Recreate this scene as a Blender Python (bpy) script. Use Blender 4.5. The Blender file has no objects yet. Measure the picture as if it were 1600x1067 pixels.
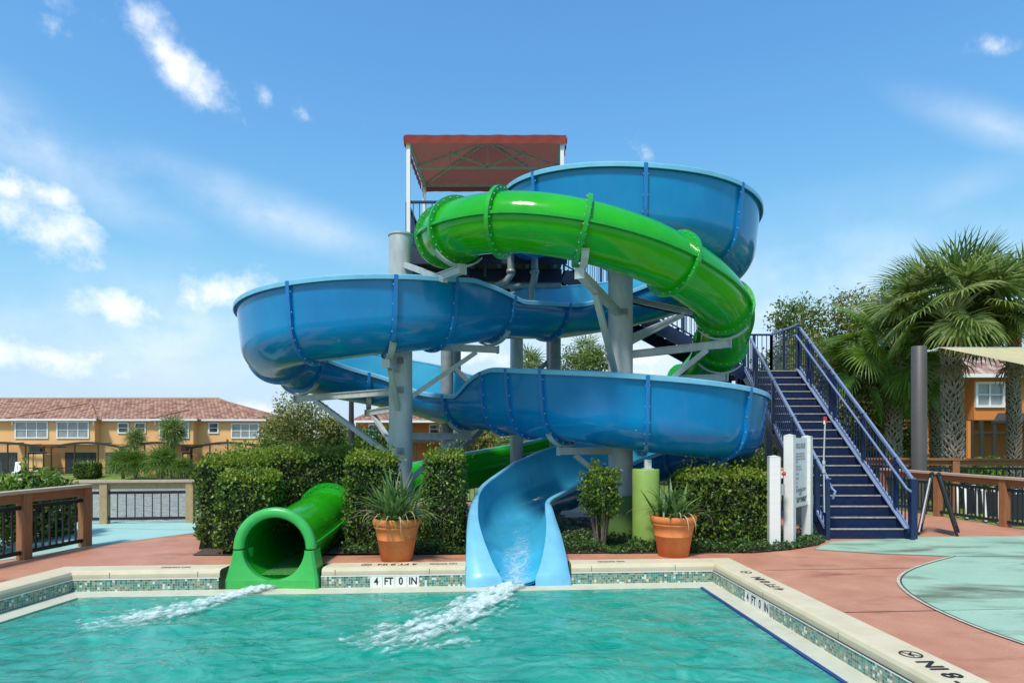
import bpy, bmesh, math, random
import numpy as np
from mathutils import Vector, Matrix, noise

R = math.radians
random.seed(7)
rng = np.random.default_rng(11)
scene = bpy.context.scene
COL = scene.collection

# ------------------------------------------------------------------ camera
cam_d = bpy.data.cameras.new('camera')
cam = bpy.data.objects.new('camera', cam_d)
COL.objects.link(cam)
cam.location = (0, 0, 1.75)
cam.rotation_euler = (R(90), 0, 0)
cam_d.sensor_width = 36
cam_d.lens = 22.5
cam_d.shift_y = 0.0922
cam_d.clip_start = 0.05
cam_d.clip_end = 3000
scene.camera = cam

# ------------------------------------------------------------------ light, sky, exposure
SUN_EL, SUN_AZ = 57, -28       # azimuth measured from behind the camera, negative = from the left
scene.view_settings.view_transform = 'Standard'
scene.view_settings.look = 'None'
scene.view_settings.exposure = 1.2
scene.view_settings.gamma = 1
try:
    scene.cycles.use_denoising = True
    scene.cycles.max_bounces = 8
    scene.cycles.transparent_max_bounces = 12
except Exception:
    pass
sun_d = bpy.data.lights.new('sun', 'SUN')
sun_d.energy = 1.75
sun_d.angle = R(8)
sun_d.color = (1.0, 0.96, 0.9)
sun = bpy.data.objects.new('sun', sun_d)
COL.objects.link(sun)
sv = Vector((math.sin(R(SUN_AZ)) * math.cos(R(SUN_EL)), -math.cos(R(SUN_AZ)) * math.cos(R(SUN_EL)), math.sin(R(SUN_EL))))
sun.rotation_euler = sv.to_track_quat('Z', 'Y').to_euler()
sun.location = sv * 60

world = bpy.data.worlds.new("World")
scene.world = world
world.use_nodes = True
WT = world.node_tree
for n in list(WT.nodes):
    WT.nodes.remove(n)


def wn(t, **kw):
    n = WT.nodes.new(t)
    for k, v in kw.items():
        setattr(n, k, v)
    return n


def wl(a, b):
    WT.links.new(a, b)


def wmath(op, a, b=None, c=None):
    n = wn('ShaderNodeMath', operation=op)
    for i, v in enumerate((a, b, c)):
        if v is None:
            continue
        if isinstance(v, (int, float)):
            n.inputs[i].default_value = v
        else:
            wl(v, n.inputs[i])
    return n.outputs[0]


def cam_dir(px, py):
    return Vector(((px - 800) / 1000.0, 1.0, (681 - py) / 1000.0)).normalized()


sky = wn('ShaderNodeTexSky', sky_type='NISHITA')
sky.sun_disc = False
sky.sun_elevation = R(SUN_EL)
sky.sun_rotation = math.atan2(sv.x, sv.y)
sky.altitude = 0
sky.air_density = 1.0
sky.dust_density = 0.5
sky.ozone_density = 1.6
tc = wn('ShaderNodeTexCoord')
DIR = tc.outputs['Generated']
# fluffy clouds: each one an elliptical patch of the sky dome broken up by noise
nz = wn('ShaderNodeTexNoise')
nz.inputs['Scale'].default_value = 9
nz.inputs['Detail'].default_value = 9
nz.inputs['Roughness'].default_value = 0.64
wl(DIR, nz.inputs['Vector'])
nz2 = wn('ShaderNodeTexNoise')
nz2.inputs['Scale'].default_value = 2.2
nz2.inputs['Detail'].default_value = 10
mp = wn('ShaderNodeMapping')
mp.inputs['Scale'].default_value = (1, 1, 3.5)
mp.inputs['Rotation'].default_value = (0, R(-25), 0)
wl(DIR, mp.inputs['Vector'])
wl(mp.outputs[0], nz2.inputs['Vector'])


def blob(px, py, w, h, ang, amp):
    c = cam_dir(px, py)
    r = Vector((0, 0, 1)).cross(c).normalized() * -1
    u = r.cross(c).normalized()
    if u.z < 0:
        u = -u
    a = R(ang)
    ax = r * math.cos(a) + u * math.sin(a)
    ay = -r * math.sin(a) + u * math.cos(a)
    k = 1.0 / (Vector(((px - 800) / 1000.0, 1.0, (681 - py) / 1000.0)).length)
    outs = []
    for vec, s in ((ax, w / 1000.0 * k), (ay, h / 1000.0 * k)):
        d = wn('ShaderNodeVectorMath', operation='DOT_PRODUCT')
        wl(DIR, d.inputs[0])
        d.inputs[1].default_value = tuple(vec / s)
        outs.append(wmath('SUBTRACT', d.outputs['Value'], float(vec.dot(c) / s)))
    q = wmath('ADD', wmath('MULTIPLY', outs[0], outs[0]), wmath('MULTIPLY', outs[1], outs[1]))
    return wmath('MULTIPLY', wmath('MAXIMUM', wmath('SUBTRACT', 1.0, wmath('SQRT', q)), 0.0), amp)


def cmax(lst):
    o = lst[0]
    for b in lst[1:]:
        o = wmath('MAXIMUM', o, b)
    return o


puffs = [(252, 75, 125, 34, -40, 1.0), (190, 48, 90, 26, -15, .6), (300, 118, 60, 30, -25, .75), (120, 60, 50, 20, -10, .4), (478, 182, 34, 18, -60, .6), (412, 150, 26, 14, -60, .5),
         (35, 360, 115, 50, -18, 1.1), (75, 305, 55, 24, 0, .8), (5, 295, 50, 30, 0, .8), (150, 215, 45, 22, 0, .6),
         (175, 480, 110, 34, -10, 1.05), (60, 455, 60, 14, -3, .6), (80, 560, 130, 32, -5, 1.05), (350, 462, 90, 42, 8, .95),
         (580, 555, 110, 28, 0, .8), (420, 640, 90, 30, 0, .7), (1010, 235, 38, 18, -50, .55), (555, 200, 25, 18, -80, .4), (1556, 75, 42, 20, -20, .7),
         (1020, 560, 130, 45, 0, .85), (1215, 490, 80, 60, 20, .6), (760, 560, 120, 40, 0, .8), (70, 630, 60, 12, 0, .8)]
P = cmax([blob(a, b, w * 1.45, h * 1.6, an, am) for a, b, w, h, an, am in puffs])
dens = wmath('ADD', P, wmath('MULTIPLY', wmath('SUBTRACT', nz.outputs['Fac'], 0.53), 2.9))
mr = wn('ShaderNodeMapRange', interpolation_type='SMOOTHSTEP')
mr.inputs['From Min'].default_value = 0.20
mr.inputs['From Max'].default_value = 1.15
wl(wmath('MULTIPLY', dens, wmath('MINIMUM', wmath('MULTIPLY', P, 8.0), 1.0)), mr.inputs['Value'])
veils = [(60, 225, 330, 90, -22, .55), (420, 335, 420, 60, -14, .45), (1330, 470, 420, 210, 0, .5), (260, 520, 520, 150, 0, .5), (1560, 200, 240, 45, -35, .35), (1000, 560, 500, 160, 0, .55), (1450, 330, 300, 60, 20, .25)]
V = cmax([blob(*p) for p in veils])
mv = wn('ShaderNodeMapRange', interpolation_type='SMOOTHSTEP')
mv.inputs['From Min'].default_value = 0.0
mv.inputs['From Max'].default_value = 0.75
wl(wmath('MULTIPLY', V, wmath('ADD', wmath('ADD', wmath('MULTIPLY', nz2.outputs['Fac'], 2.6), wmath('MULTIPLY', nz.outputs['Fac'], 1.6)), -1.25)), mv.inputs['Value'])
alpha = wmath('MINIMUM', wmath('MAXIMUM', wmath('MULTIPLY', mr.outputs[0], 0.93), wmath('MULTIPLY', mv.outputs[0], 0.66)), 1.0)
hsv = wn('ShaderNodeHueSaturation')
hsv.inputs['Saturation'].default_value = 1.12
hsv.inputs['Value'].default_value = 1.0
wl(sky.outputs[0], hsv.inputs['Color'])
mixc = wn('ShaderNodeMixRGB')
wl(alpha, mixc.inputs['Fac'])
sepc = wn('ShaderNodeSeparateColor')
wl(hsv.outputs[0], sepc.inputs[0])
comc = wn('ShaderNodeCombineColor')
for _i, (_g, _m) in enumerate(((.48, 2.0), (.72, 2.42), (.90, 3.0))):
    # film-like shoulder so that the bright band near the horizon keeps its colour
    _c = wmath('MULTIPLY', sepc.outputs[_i], _g)
    _q = wmath('POWER', wmath('DIVIDE', _c, _m), 3.0)
    wl(wmath('DIVIDE', _c, wmath('POWER', wmath('ADD', _q, 1.0), 1 / 3.0)), comc.inputs[_i])
wl(comc.outputs[0], mixc.inputs['Color1'])
mixc.inputs['Color2'].default_value = (3.3, 3.4, 3.55, 1)
bg = wn('ShaderNodeBackground')
bg.inputs['Strength'].default_value = 0.15
wl(mixc.outputs[0], bg.inputs['Color'])
wo = wn('ShaderNodeOutputWorld')
wl(bg.outputs[0], wo.inputs['Surface'])

# ------------------------------------------------------------------ helpers


def G(px, py, z=0.0):
    d = (1.75 - z) * 1000.0 / (py - 681.0)
    return Vector(((px - 800) / 1000.0 * d, d, z))


def W(px, py, d):
    return Vector(((px - 800) / 1000.0 * d, d, 1.75 + (681 - py) / 1000.0 * d))


def origin_of(o):
    while o.parent:
        o = o.parent
    return Vector(o.location)


class MB:
    def __init__(s):
        s.v, s.f, s.m, s.sm = [], [], [], []

    def add(s, verts, faces, mat=0, smooth=False):
        b = len(s.v)
        s.v.extend([tuple(p) for p in verts])
        for f in faces:
            s.f.append([b + i for i in f])
            s.m.append(mat)
            s.sm.append(smooth)

    def box(s, c, size, rz=0.0, mat=0, bev=0.0, rot=None):
        hx, hy, hz = size[0] / 2, size[1] / 2, size[2] / 2
        M = rot if rot is not None else Matrix.Rotation(rz, 3, 'Z')
        c = Vector(c)
        if bev <= 0:
            vs = [c + M @ Vector((x * hx, y * hy, z * hz)) for x in (-1, 1) for y in (-1, 1) for z in (-1, 1)]
            s.add(vs, [(0, 1, 3, 2), (4, 6, 7, 5), (0, 4, 5, 1), (2, 3, 7, 6), (0, 2, 6, 4), (1, 5, 7, 3)], mat)
        else:
            bm = bmesh.new()
            bmesh.ops.create_cube(bm, size=1)
            for v in bm.verts:
                v.co = Vector((v.co.x * size[0], v.co.y * size[1], v.co.z * size[2]))
            bmesh.ops.bevel(bm, geom=bm.edges[:], offset=bev, segments=2, affect='EDGES', profile=.6)
            bm.verts.index_update()
            s.add([c + M @ v.co for v in bm.verts], [[v.index for v in f.verts] for f in bm.faces], mat)
            bm.free()

    def bar(s, p0, p1, w, h, mat=0, up=Vector((0, 0, 1))):
        p0, p1 = Vector(p0), Vector(p1)
        t = (p1 - p0)
        L = t.length
        if L < 1e-6:
            return
        t.normalize()
        if abs(t.dot(up)) > .999:
            up = Vector((0, 1, 0))
        n = t.cross(up).normalized()
        u = n.cross(t).normalized()
        vs = []
        for p in (p0, p1):
            for a, b in ((-1, -1), (1, -1), (1, 1), (-1, 1)):
                vs.append(p + n * (a * w / 2) + u * (b * h / 2))
        s.add(vs, [(0, 1, 2, 3), (7, 6, 5, 4), (0, 4, 5, 1), (1, 5, 6, 2), (2, 6, 7, 3), (3, 7, 4, 0)], mat)

    def tube(s, pts, r, n=10, mat=0, cap=True, smooth=True):
        pts = [Vector(p) for p in pts]
        rs = r if isinstance(r, (list, tuple)) else [r] * len(pts)
        vs, fs = [], []
        prev = None
        for i, p in enumerate(pts):
            t = (pts[min(i + 1, len(pts) - 1)] - pts[max(i - 1, 0)]).normalized()
            if prev is None:
                a = Vector((0, 0, 1)) if abs(t.z) < .9 else Vector((1, 0, 0))
                u = t.cross(a).normalized()
            else:
                u = (prev - t * prev.dot(t)).normalized()
            prev = u
            w = t.cross(u)
            for k in range(n):
                an = 2 * math.pi * k / n
                vs.append(p + (u * math.cos(an) + w * math.sin(an)) * rs[i])
        for i in range(len(pts) - 1):
            for k in range(n):
                fs.append((i * n + k, i * n + (k + 1) % n, (i + 1) * n + (k + 1) % n, (i + 1) * n + k))
        s.add(vs, fs, mat, smooth)
        if cap:
            m = (len(pts) - 1) * n
            s.add(vs[:n], [tuple(reversed(range(n)))], mat)
            s.add(vs[m:], [tuple(range(n))], mat)

    def lathe(s, c, prof, n=40, mat=0, smooth=True):
        c = Vector(c)
        vs, fs = [], []
        for r, z in prof:
            for k in range(n):
                a = 2 * math.pi * k / n
                vs.append(c + Vector((r * math.cos(a), r * math.sin(a), z)))
        for i in range(len(prof) - 1):
            for k in range(n):
                fs.append((i * n + k, i * n + (k + 1) % n, (i + 1) * n + (k + 1) % n, (i + 1) * n + k))
        s.add(vs, fs, mat, smooth)

    def grid(s, rows, mat=0, smooth=True, flip=False, close=False):
        nr, nc = len(rows), len(rows[0])
        vs = [p for r in rows for p in r]
        fs = []
        for i in range(nr - 1):
            for j in range(nc if close else nc - 1):
                j2 = (j + 1) % nc
                q = (i * nc + j, i * nc + j2, (i + 1) * nc + j2, (i + 1) * nc + j)
                fs.append(tuple(reversed(q)) if flip else q)
        s.add(vs, fs, mat, smooth)

    def prism(s, poly, z0, z1, mat=0):
        n = len(poly)
        vs = [(p[0], p[1], z0) for p in poly] + [(p[0], p[1], z1) for p in poly]
        fs = [tuple(range(n - 1, -1, -1)), tuple(range(n, 2 * n))]
        fs += [(i, (i + 1) % n, n + (i + 1) % n, n + i) for i in range(n)]
        s.add(vs, fs, mat)

    def build(s, name, mats, parent=None, base=None):
        me = bpy.data.meshes.new(name)
        if parent is not None:
            org = origin_of(parent)
        elif base is not None:
            org = Vector(base)
        else:
            a = np.array(s.v)
            org = Vector(((a[:, 0].min() + a[:, 0].max()) / 2, (a[:, 1].min() + a[:, 1].max()) / 2, a[:, 2].min()))
        me.from_pydata([(p[0] - org.x, p[1] - org.y, p[2] - org.z) for p in s.v], [], s.f)
        if not isinstance(mats, (list, tuple)):
            mats = [mats]
        for m in mats:
            me.materials.append(m)
        me.polygons.foreach_set('material_index', s.m)
        me.polygons.foreach_set('use_smooth', s.sm)
        me.update()
        o = bpy.data.objects.new(name, me)
        COL.objects.link(o)
        if parent is not None:
            o.parent = parent
        else:
            o.location = org
        return o


def np_mesh(name, V, F4, mats, parent=None, base=None, smooth=False, mi=None):
    """fast quads-only mesh from numpy arrays"""
    if parent is not None:
        org = np.array(origin_of(parent))
    elif base is not None:
        org = np.array(base, float)
    else:
        org = np.array([(V[:, 0].min() + V[:, 0].max()) / 2, (V[:, 1].min() + V[:, 1].max()) / 2, V[:, 2].min()])
    me = bpy.data.meshes.new(name)
    V = (V - org).astype(np.float32)
    me.vertices.add(len(V))
    me.vertices.foreach_set('co', V.ravel())
    nf = len(F4)
    me.loops.add(nf * 4)
    me.loops.foreach_set('vertex_index', F4.astype(np.int32).ravel())
    me.polygons.add(nf)
    me.polygons.foreach_set('loop_start', np.arange(0, nf * 4, 4, dtype=np.int32))
    me.polygons.foreach_set('loop_total', np.full(nf, 4, dtype=np.int32))
    if not isinstance(mats, (list, tuple)):
        mats = [mats]
    for m in mats:
        me.materials.append(m)
    if mi is not None:
        me.polygons.foreach_set('material_index', mi.astype(np.int32))
    me.polygons.foreach_set('use_smooth', np.full(nf, smooth))
    me.update(calc_edges=True)
    me.validate()
    o = bpy.data.objects.new(name, me)
    COL.objects.link(o)
    if parent is not None:
        o.parent = parent
    else:
        o.location = tuple(org)
    return o


def tag(o, label=None, cat=None, group=None, kind=None):
    if label:
        o['label'] = label
    if cat:
        o['category'] = cat
    if group:
        o['group'] = group
    if kind:
        o['kind'] = kind
    return o


def thing(name, label, cat, loc, group=None):
    o = bpy.data.objects.new(name, None)
    COL.objects.link(o)
    o.location = loc
    o.empty_display_size = .2
    return tag(o, label, cat, group)


def copy_tree(o, parent=None):
    c = o.copy()
    COL.objects.link(c)
    if parent is not None:
        c.parent = parent
    for ch in list(o.children):
        copy_tree(ch, c)
    return c


# ------------------------------------------------------------------ materials
def mat(name, base, rough=.6, metal=0.0, var=0.0, vscale=3.0, bump=0.0, bscale=40.0, coat=0.0, col2=None, spec=.5, stretch=None, detail=5):
    m = bpy.data.materials.new(name)
    m.use_nodes = True
    t = m.node_tree
    b = t.nodes['Principled BSDF']
    b.inputs['Base Color'].default_value = (*base, 1)
    b.inputs['Roughness'].default_value = rough
    b.inputs['Metallic'].default_value = metal
    b.inputs['Coat Weight'].default_value = coat
    b.inputs['Coat Roughness'].default_value = 0.06
    b.inputs['Specular IOR Level'].default_value = spec
    c = t.nodes.new('ShaderNodeTexCoord')
    src = c.outputs['Object']
    if stretch:
        mpn = t.nodes.new('ShaderNodeMapping')
        mpn.inputs['Scale'].default_value = stretch
        t.links.new(src, mpn.inputs['Vector'])
        src = mpn.outputs[0]
    if var > 0 or col2 is not None:
        n = t.nodes.new('ShaderNodeTexNoise')
        n.inputs['Scale'].default_value = vscale
        n.inputs['Detail'].default_value = detail
        n.inputs['Roughness'].default_value = .65
        t.links.new(src, n.inputs['Vector'])
        r = t.nodes.new('ShaderNodeValToRGB')
        r.color_ramp.elements[0].position = .3
        r.color_ramp.elements[1].position = .72
        if col2 is None:
            lo = tuple(max(0, x * (1 - var)) for x in base)
            hi = tuple(min(1, x * (1 + var * .7)) for x in base)
        else:
            lo, hi = base, col2
        r.color_ramp.elements[0].color = (*lo, 1)
        r.color_ramp.elements[1].color = (*hi, 1)
        t.links.new(n.outputs['Fac'], r.inputs['Fac'])
        t.links.new(r.outputs[0], b.inputs['Base Color'])
    if bump > 0:
        n2 = t.nodes.new('ShaderNodeTexNoise')
        n2.inputs['Scale'].default_value = bscale
        n2.inputs['Detail'].default_value = 4
        t.links.new(src, n2.inputs['Vector'])
        bp = t.nodes.new('ShaderNodeBump')
        bp.inputs['Strength'].default_value = bump
        bp.inputs['Distance'].default_value = .02
        t.links.new(n2.outputs['Fac'], bp.inputs['Height'])
        t.links.new(bp.outputs[0], b.inputs['Normal'])
    return m


def leaf_mat(name, cols, trans=.3, rough=.45):
    m = bpy.data.materials.new(name)
    m.use_nodes = True
    t = m.node_tree
    b = t.nodes['Principled BSDF']
    b.inputs['Roughness'].default_value = rough
    g = t.nodes.new('ShaderNodeNewGeometry')
    r = t.nodes.new('ShaderNodeValToRGB')
    els = r.color_ramp.elements
    while len(els) < len(cols):
        els.new(.5)
    for i, c in enumerate(cols):
        els[i].position = i / max(1, len(cols) - 1)
        els[i].color = (*c, 1)
    t.links.new(g.outputs['Random Per Island'], r.inputs['Fac'])
    t.links.new(r.outputs[0], b.inputs['Base Color'])
    tr = t.nodes.new('ShaderNodeBsdfTranslucent')
    t.links.new(r.outputs[0], tr.inputs['Color'])
    mx = t.nodes.new('ShaderNodeMixShader')
    mx.inputs[0].default_value = trans
    t.links.new(b.outputs[0], mx.inputs[1])
    t.links.new(tr.outputs[0], mx.inputs[2])
    t.links.new(mx.outputs[0], t.nodes['Material Output'].inputs['Surface'])
    return m


def slide_mat(name, base, hi, rough=.13):
    """gelcoat fibreglass with faint sun-faded mottling and water streaks"""
    m = mat(name, base, rough, coat=.18, spec=.36, col2=hi, vscale=1.1, detail=3)
    t = m.node_tree
    b = t.nodes['Principled BSDF']
    c = t.nodes.new('ShaderNodeTexCoord')
    mpn = t.nodes.new('ShaderNodeMapping')
    mpn.inputs['Scale'].default_value = (3, 3, .8)
    t.links.new(c.outputs['Object'], mpn.inputs['Vector'])
    n = t.nodes.new('ShaderNodeTexNoise')
    n.inputs['Scale'].default_value = 3
    n.inputs['Detail'].default_value = 6
    t.links.new(mpn.outputs[0], n.inputs['Vector'])
    r = t.nodes.new('ShaderNodeMapRange')
    r.inputs['From Min'].default_value = .35
    r.inputs['From Max'].default_value = .75
    r.inputs['To Min'].default_value = rough * .7
    r.inputs['To Max'].default_value = rough * 1.35
    t.links.new(n.outputs['Fac'], r.inputs['Value'])
    t.links.new(r.outputs[0], b.inputs['Roughness'])
    # chalky sun-faded drifts
    src = b.inputs['Base Color'].links[0].from_socket
    n4 = t.nodes.new('ShaderNodeTexNoise')
    n4.inputs['Scale'].default_value = 1.6
    n4.inputs['Detail'].default_value = 9
    n4.inputs['Roughness'].default_value = .7
    t.links.new(mpn.outputs[0], n4.inputs['Vector'])
    r4 = t.nodes.new('ShaderNodeMapRange')
    r4.inputs['From Min'].default_value = .48
    r4.inputs['From Max'].default_value = .78
    r4.inputs['To Max'].default_value = .16
    t.links.new(n4.outputs['Fac'], r4.inputs['Value'])
    mx4 = t.nodes.new('ShaderNodeMixRGB')
    t.links.new(r4.outputs[0], mx4.inputs['Fac'])
    t.links.new(src, mx4.inputs['Color1'])
    mx4.inputs['Color2'].default_value = (*(min(1, c_ * .75 + .09) for c_ in hi), 1)
    t.links.new(mx4.outputs[0], b.inputs['Base Color'])
    n3 = t.nodes.new('ShaderNodeTexNoise')
    n3.inputs['Scale'].default_value = 2.2
    t.links.new(c.outputs['Object'], n3.inputs['Vector'])
    bp = t.nodes.new('ShaderNodeBump')
    bp.inputs['Strength'].default_value = .25
    bp.inputs['Distance'].default_value = .02
    t.links.new(n3.outputs['Fac'], bp.inputs['Height'])
    t.links.new(bp.outputs[0], b.inputs['Normal'])
    return m


M = {}
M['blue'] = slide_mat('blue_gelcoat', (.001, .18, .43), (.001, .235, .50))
M['blue_in'] = slide_mat('faded_sunlit_blue', (.03, .31, .50), (.06, .40, .57), .22)  # paler inside: sun fading plus the sun and sky light, both in the colour
M['blue_rim'] = mat('pale_blue_rim', (.17, .46, .64), .35, var=.12, vscale=4, coat=.2)  # pale tone holds the rim's sunlight as well as its fading
M['blue_joint'] = mat('joint_blue', (.006, .18, .47), .3, var=.15, vscale=6, coat=.2)
M['bolt'] = mat('bolt_zinc', (.42, .45, .45), .4, metal=.5)
M['green'] = slide_mat('green_gelcoat', (.010, .33, .003), (.022, .43, .008))
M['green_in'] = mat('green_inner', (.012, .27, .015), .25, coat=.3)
M['green_joint'] = mat('joint_green', (.012, .36, .02), .28, var=.15, vscale=6, coat=.25)
M['green_mouth'] = mat('mouth_green', (.05, .42, .08), .3, var=.12, vscale=5, coat=.25)
M['galv'] = mat('galvanised_steel', (.40, .43, .42), .5, metal=.12, col2=(.56, .59, .57), vscale=7, bump=.15, bscale=60, stretch=(1, 1, .35))
M['galv_dark'] = mat('weathered_steel', (.22, .24, .245), .5, metal=.15, col2=(.33, .35, .355), vscale=6)
M['navy'] = mat('navy_paint', (.007, .021, .08), .42, var=.3, vscale=5, coat=.15)
M['navy_dark'] = mat('navy_underside', (.010, .016, .05), .55, var=.3)
M['step_navy'] = mat('scuffed_navy_step', (.004, .012, .055), .7, spec=.25, col2=(.012, .024, .07), vscale=9, stretch=(1, 1, 2))
M['nosing'] = mat('worn_nosing', (.40, .38, .30), .7, var=.35, vscale=14)
M['rail_blue'] = mat('sunlit_rail_paint', (.20, .26, .40), .35, var=.1)
M['wood'] = mat('stained_timber', (.24, .095, .035), .7, col2=(.36, .16, .07), vscale=5, stretch=(9, 9, 1.2), bump=.2, bscale=30)
M['wood_h'] = mat('stained_rail_timber', (.24, .10, .04), .7, col2=(.34, .155, .07), vscale=5, stretch=(1.5, 1.5, 12), bump=.2, bscale=30)
M['wood_top'] = mat('pale_rail_cap', (.40, .28, .19), .75, col2=(.56, .45, .34), vscale=6, stretch=(1.5, 1.5, 10), bump=.2)  # cap boards paler than the posts and rails
M['wood_far'] = mat('pale_timber', (.36, .24, .12), .75, col2=(.48, .34, .19), vscale=5, stretch=(4, 4, 2))
M['black'] = mat('black_metal', (.014, .015, .017), .45, var=.2)
M['bronze'] = mat('dark_bronze_metal', (.03, .024, .02), .5)
M['white'] = mat('white_pvc', (.74, .74, .70), .4, var=.06, vscale=3, bump=.06, bscale=12, stretch=(1, 1, 8))
M['white_paint'] = mat('white_trim', (.78, .77, .74), .55, var=.05)
M['grey_pole'] = mat('grey_brown_pole', (.085, .078, .074), .5, var=.12)
M['sail'] = mat('beige_shade_cloth', (.50, .44, .24), .85, var=.1, bump=.1, bscale=200)
M['terra'] = mat('terracotta', (.56, .14, .03), .75, col2=(.68, .22, .065), vscale=5, bump=.2, bscale=25)
M['soil'] = mat('soil', (.035, .022, .014), .95, var=.5, vscale=30, bump=.6, bscale=60)
M['mulch'] = mat('mulch', (.05, .032, .02), .95, col2=(.13, .10, .075), vscale=40, bump=.9, bscale=70)
M['plinth'] = mat('olive_green_paint', (.20, .31, .055), .5, col2=(.26, .38, .08), vscale=4)
M['plinth_d'] = mat('deep_green_paint', (.10, .19, .035), .55, var=.2)
M['coping'] = mat('cream_coping', (.57, .48, .31), .75, col2=(.66, .575, .41), vscale=3, bump=.15, bscale=90)
M['ledge'] = mat('cream_ledge', (.50, .49, .36), .55, col2=(.60, .59, .46), vscale=4)
M['blue_tile'] = mat('blue_edge_tile', (.02, .045, .20), .3, var=.3, vscale=12)
M['pool_floor'] = mat('pool_plaster', (.12, .52, .44), .8, var=.15, vscale=1.2)
M['tile_white'] = mat('white_marker_tile', (.76, .75, .71), .35, var=.05)
M['ink'] = mat('black_lettering', (.012, .012, .012), .6)
M['ink_soft'] = mat('worn_lettering', (.05, .05, .045), .8)
M['grey_text'] = mat('grey_lettering', (.22, .22, .21), .7)
M['red'] = mat('red_plastic', (.5, .03, .02), .4)
def foam_mat(name='white_foam', nscale=7.0, lo=1.25, top=.95, base=(.60, .72, .70)):
    m = mat(name, base, .7, bump=.7, bscale=45)
    t = m.node_tree
    c = t.nodes.new('ShaderNodeTexCoord')
    n = t.nodes.new('ShaderNodeTexNoise')
    n.inputs['Scale'].default_value = nscale
    n.inputs['Detail'].default_value = 9
    n.inputs['Roughness'].default_value = .68
    n.inputs['Distortion'].default_value = .9
    t.links.new(c.outputs['Object'], n.inputs['Vector'])
    at_ = t.nodes.new('ShaderNodeAttribute')
    at_.attribute_name = 'froth'
    ad = t.nodes.new('ShaderNodeMath')
    ad.operation = 'MULTIPLY_ADD'
    t.links.new(n.outputs['Fac'], ad.inputs[0])
    ad.inputs[1].default_value = 2.2
    t.links.new(at_.outputs['Fac'], ad.inputs[2])
    r = t.nodes.new('ShaderNodeMapRange')
    r.interpolation_type = 'SMOOTHSTEP'
    r.inputs['From Min'].default_value = lo
    r.inputs['From Max'].default_value = lo + 1.05
    r.inputs['To Min'].default_value = 0.0
    r.inputs['To Max'].default_value = top
    t.links.new(ad.outputs[0], r.inputs['Value'])
    tr = t.nodes.new('ShaderNodeBsdfTransparent')
    mx = t.nodes.new('ShaderNodeMixShader')
    t.links.new(r.outputs[0], mx.inputs[0])
    t.links.new(tr.outputs[0], mx.inputs[1])
    t.links.new(t.nodes['Principled BSDF'].outputs[0], mx.inputs[2])
    t.links.new(mx.outputs[0], t.nodes['Material Output'].inputs['Surface'])
    return m


M['foam'] = foam_mat()
M['wall_gold'] = mat('golden_stucco', (.80, .45, .19), .9, var=.07, vscale=.5, bump=.15, bscale=30)
M['wall_tan'] = mat('tan_stucco', (.64, .35, .15), .9, var=.08, vscale=.5)
M['wall_orange'] = mat('orange_stucco', (.66, .22, .045), .9, var=.08, vscale=.5, bump=.15, bscale=30)
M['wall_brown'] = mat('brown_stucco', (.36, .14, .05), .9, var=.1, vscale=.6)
M['curtain'] = mat('curtained_pane', (.20, .22, .22), .12, col2=(.33, .35, .34), vscale=1.3, spec=.8)
M['glass'] = mat('dark_pane', (.045, .055, .06), .06, var=.4, vscale=.8, spec=.9)
M['bark'] = mat('bark', (.10, .075, .05), .95, col2=(.20, .16, .12), vscale=8, bump=.8, bscale=25, stretch=(3, 3, .7))
M['boot'] = mat('palm_boot', (.28, .23, .175), .9, col2=(.47, .41, .33), vscale=6, bump=.5, bscale=30)
M['palm_core'] = mat('palm_trunk_core', (.10, .07, .045), .95, var=.4, vscale=10)
M['boot_rust'] = mat('young_palm_boot', (.30, .12, .045), .9, col2=(.40, .20, .09), vscale=8)
M['hedge'] = leaf_mat('hedge_leaf', [(.018, .055, .009), (.04, .10, .014), (.075, .16, .02), (.14, .22, .026), (.24, .31, .04)], .35, .38)
M['hedge_top'] = leaf_mat('sunlit_hedge_leaf', [(.10, .19, .018), (.18, .28, .025), (.27, .36, .035), (.34, .39, .05)], .45, .45)  # brighter leaf colour paints the overhead sun on hedge tops
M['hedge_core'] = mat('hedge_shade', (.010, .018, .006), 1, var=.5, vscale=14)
M['cover'] = leaf_mat('groundcover_leaf', [(.016, .05, .012), (.035, .095, .018), (.06, .13, .022), (.10, .17, .03)], .25, .4)
M['strap'] = leaf_mat('strap_leaf', [(.06, .14, .035), (.10, .20, .05), (.15, .26, .07), (.22, .32, .10)], .3, .4)
M['strand'] = mat('dry_leaf', (.45, .36, .20), .8, var=.3)
M['frond'] = leaf_mat('palm_frond', [(.06, .12, .02), (.14, .22, .038), (.28, .36, .085), (.48, .53, .23)], .52, .45)
M['frond_lime'] = leaf_mat('lime_palm_frond', [(.07, .15, .015), (.13, .24, .025), (.22, .33, .05)], .35, .45)
M['frond_dry'] = leaf_mat('dry_frond', [(.28, .19, .09), (.42, .32, .17)], .3, .8)
M['stalk'] = mat('palm_stalk', (.20, .24, .07), .6, var=.2)
M['tree_a'] = leaf_mat('oak_leaf', [(.04, .09, .014), (.10, .165, .025), (.19, .25, .045), (.32, .36, .09)], .45, .5)
M['tree_b'] = leaf_mat('olive_leaf', [(.07, .10, .018), (.16, .19, .035), (.28, .29, .07), (.46, .44, .15)], .42, .5)
M['tree_c'] = leaf_mat('bright_leaf', [(.025, .075, .012), (.05, .13, .018), (.10, .19, .025)], .35, .5)
M['shrub_lime'] = leaf_mat('lime_leaf', [(.10, .21, .02), (.17, .29, .03), (.25, .37, .05)], .4, .4)
M['galv_duct'] = mat('grey_pipe', (.33, .36, .37), .4, metal=.3, var=.15)


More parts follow.
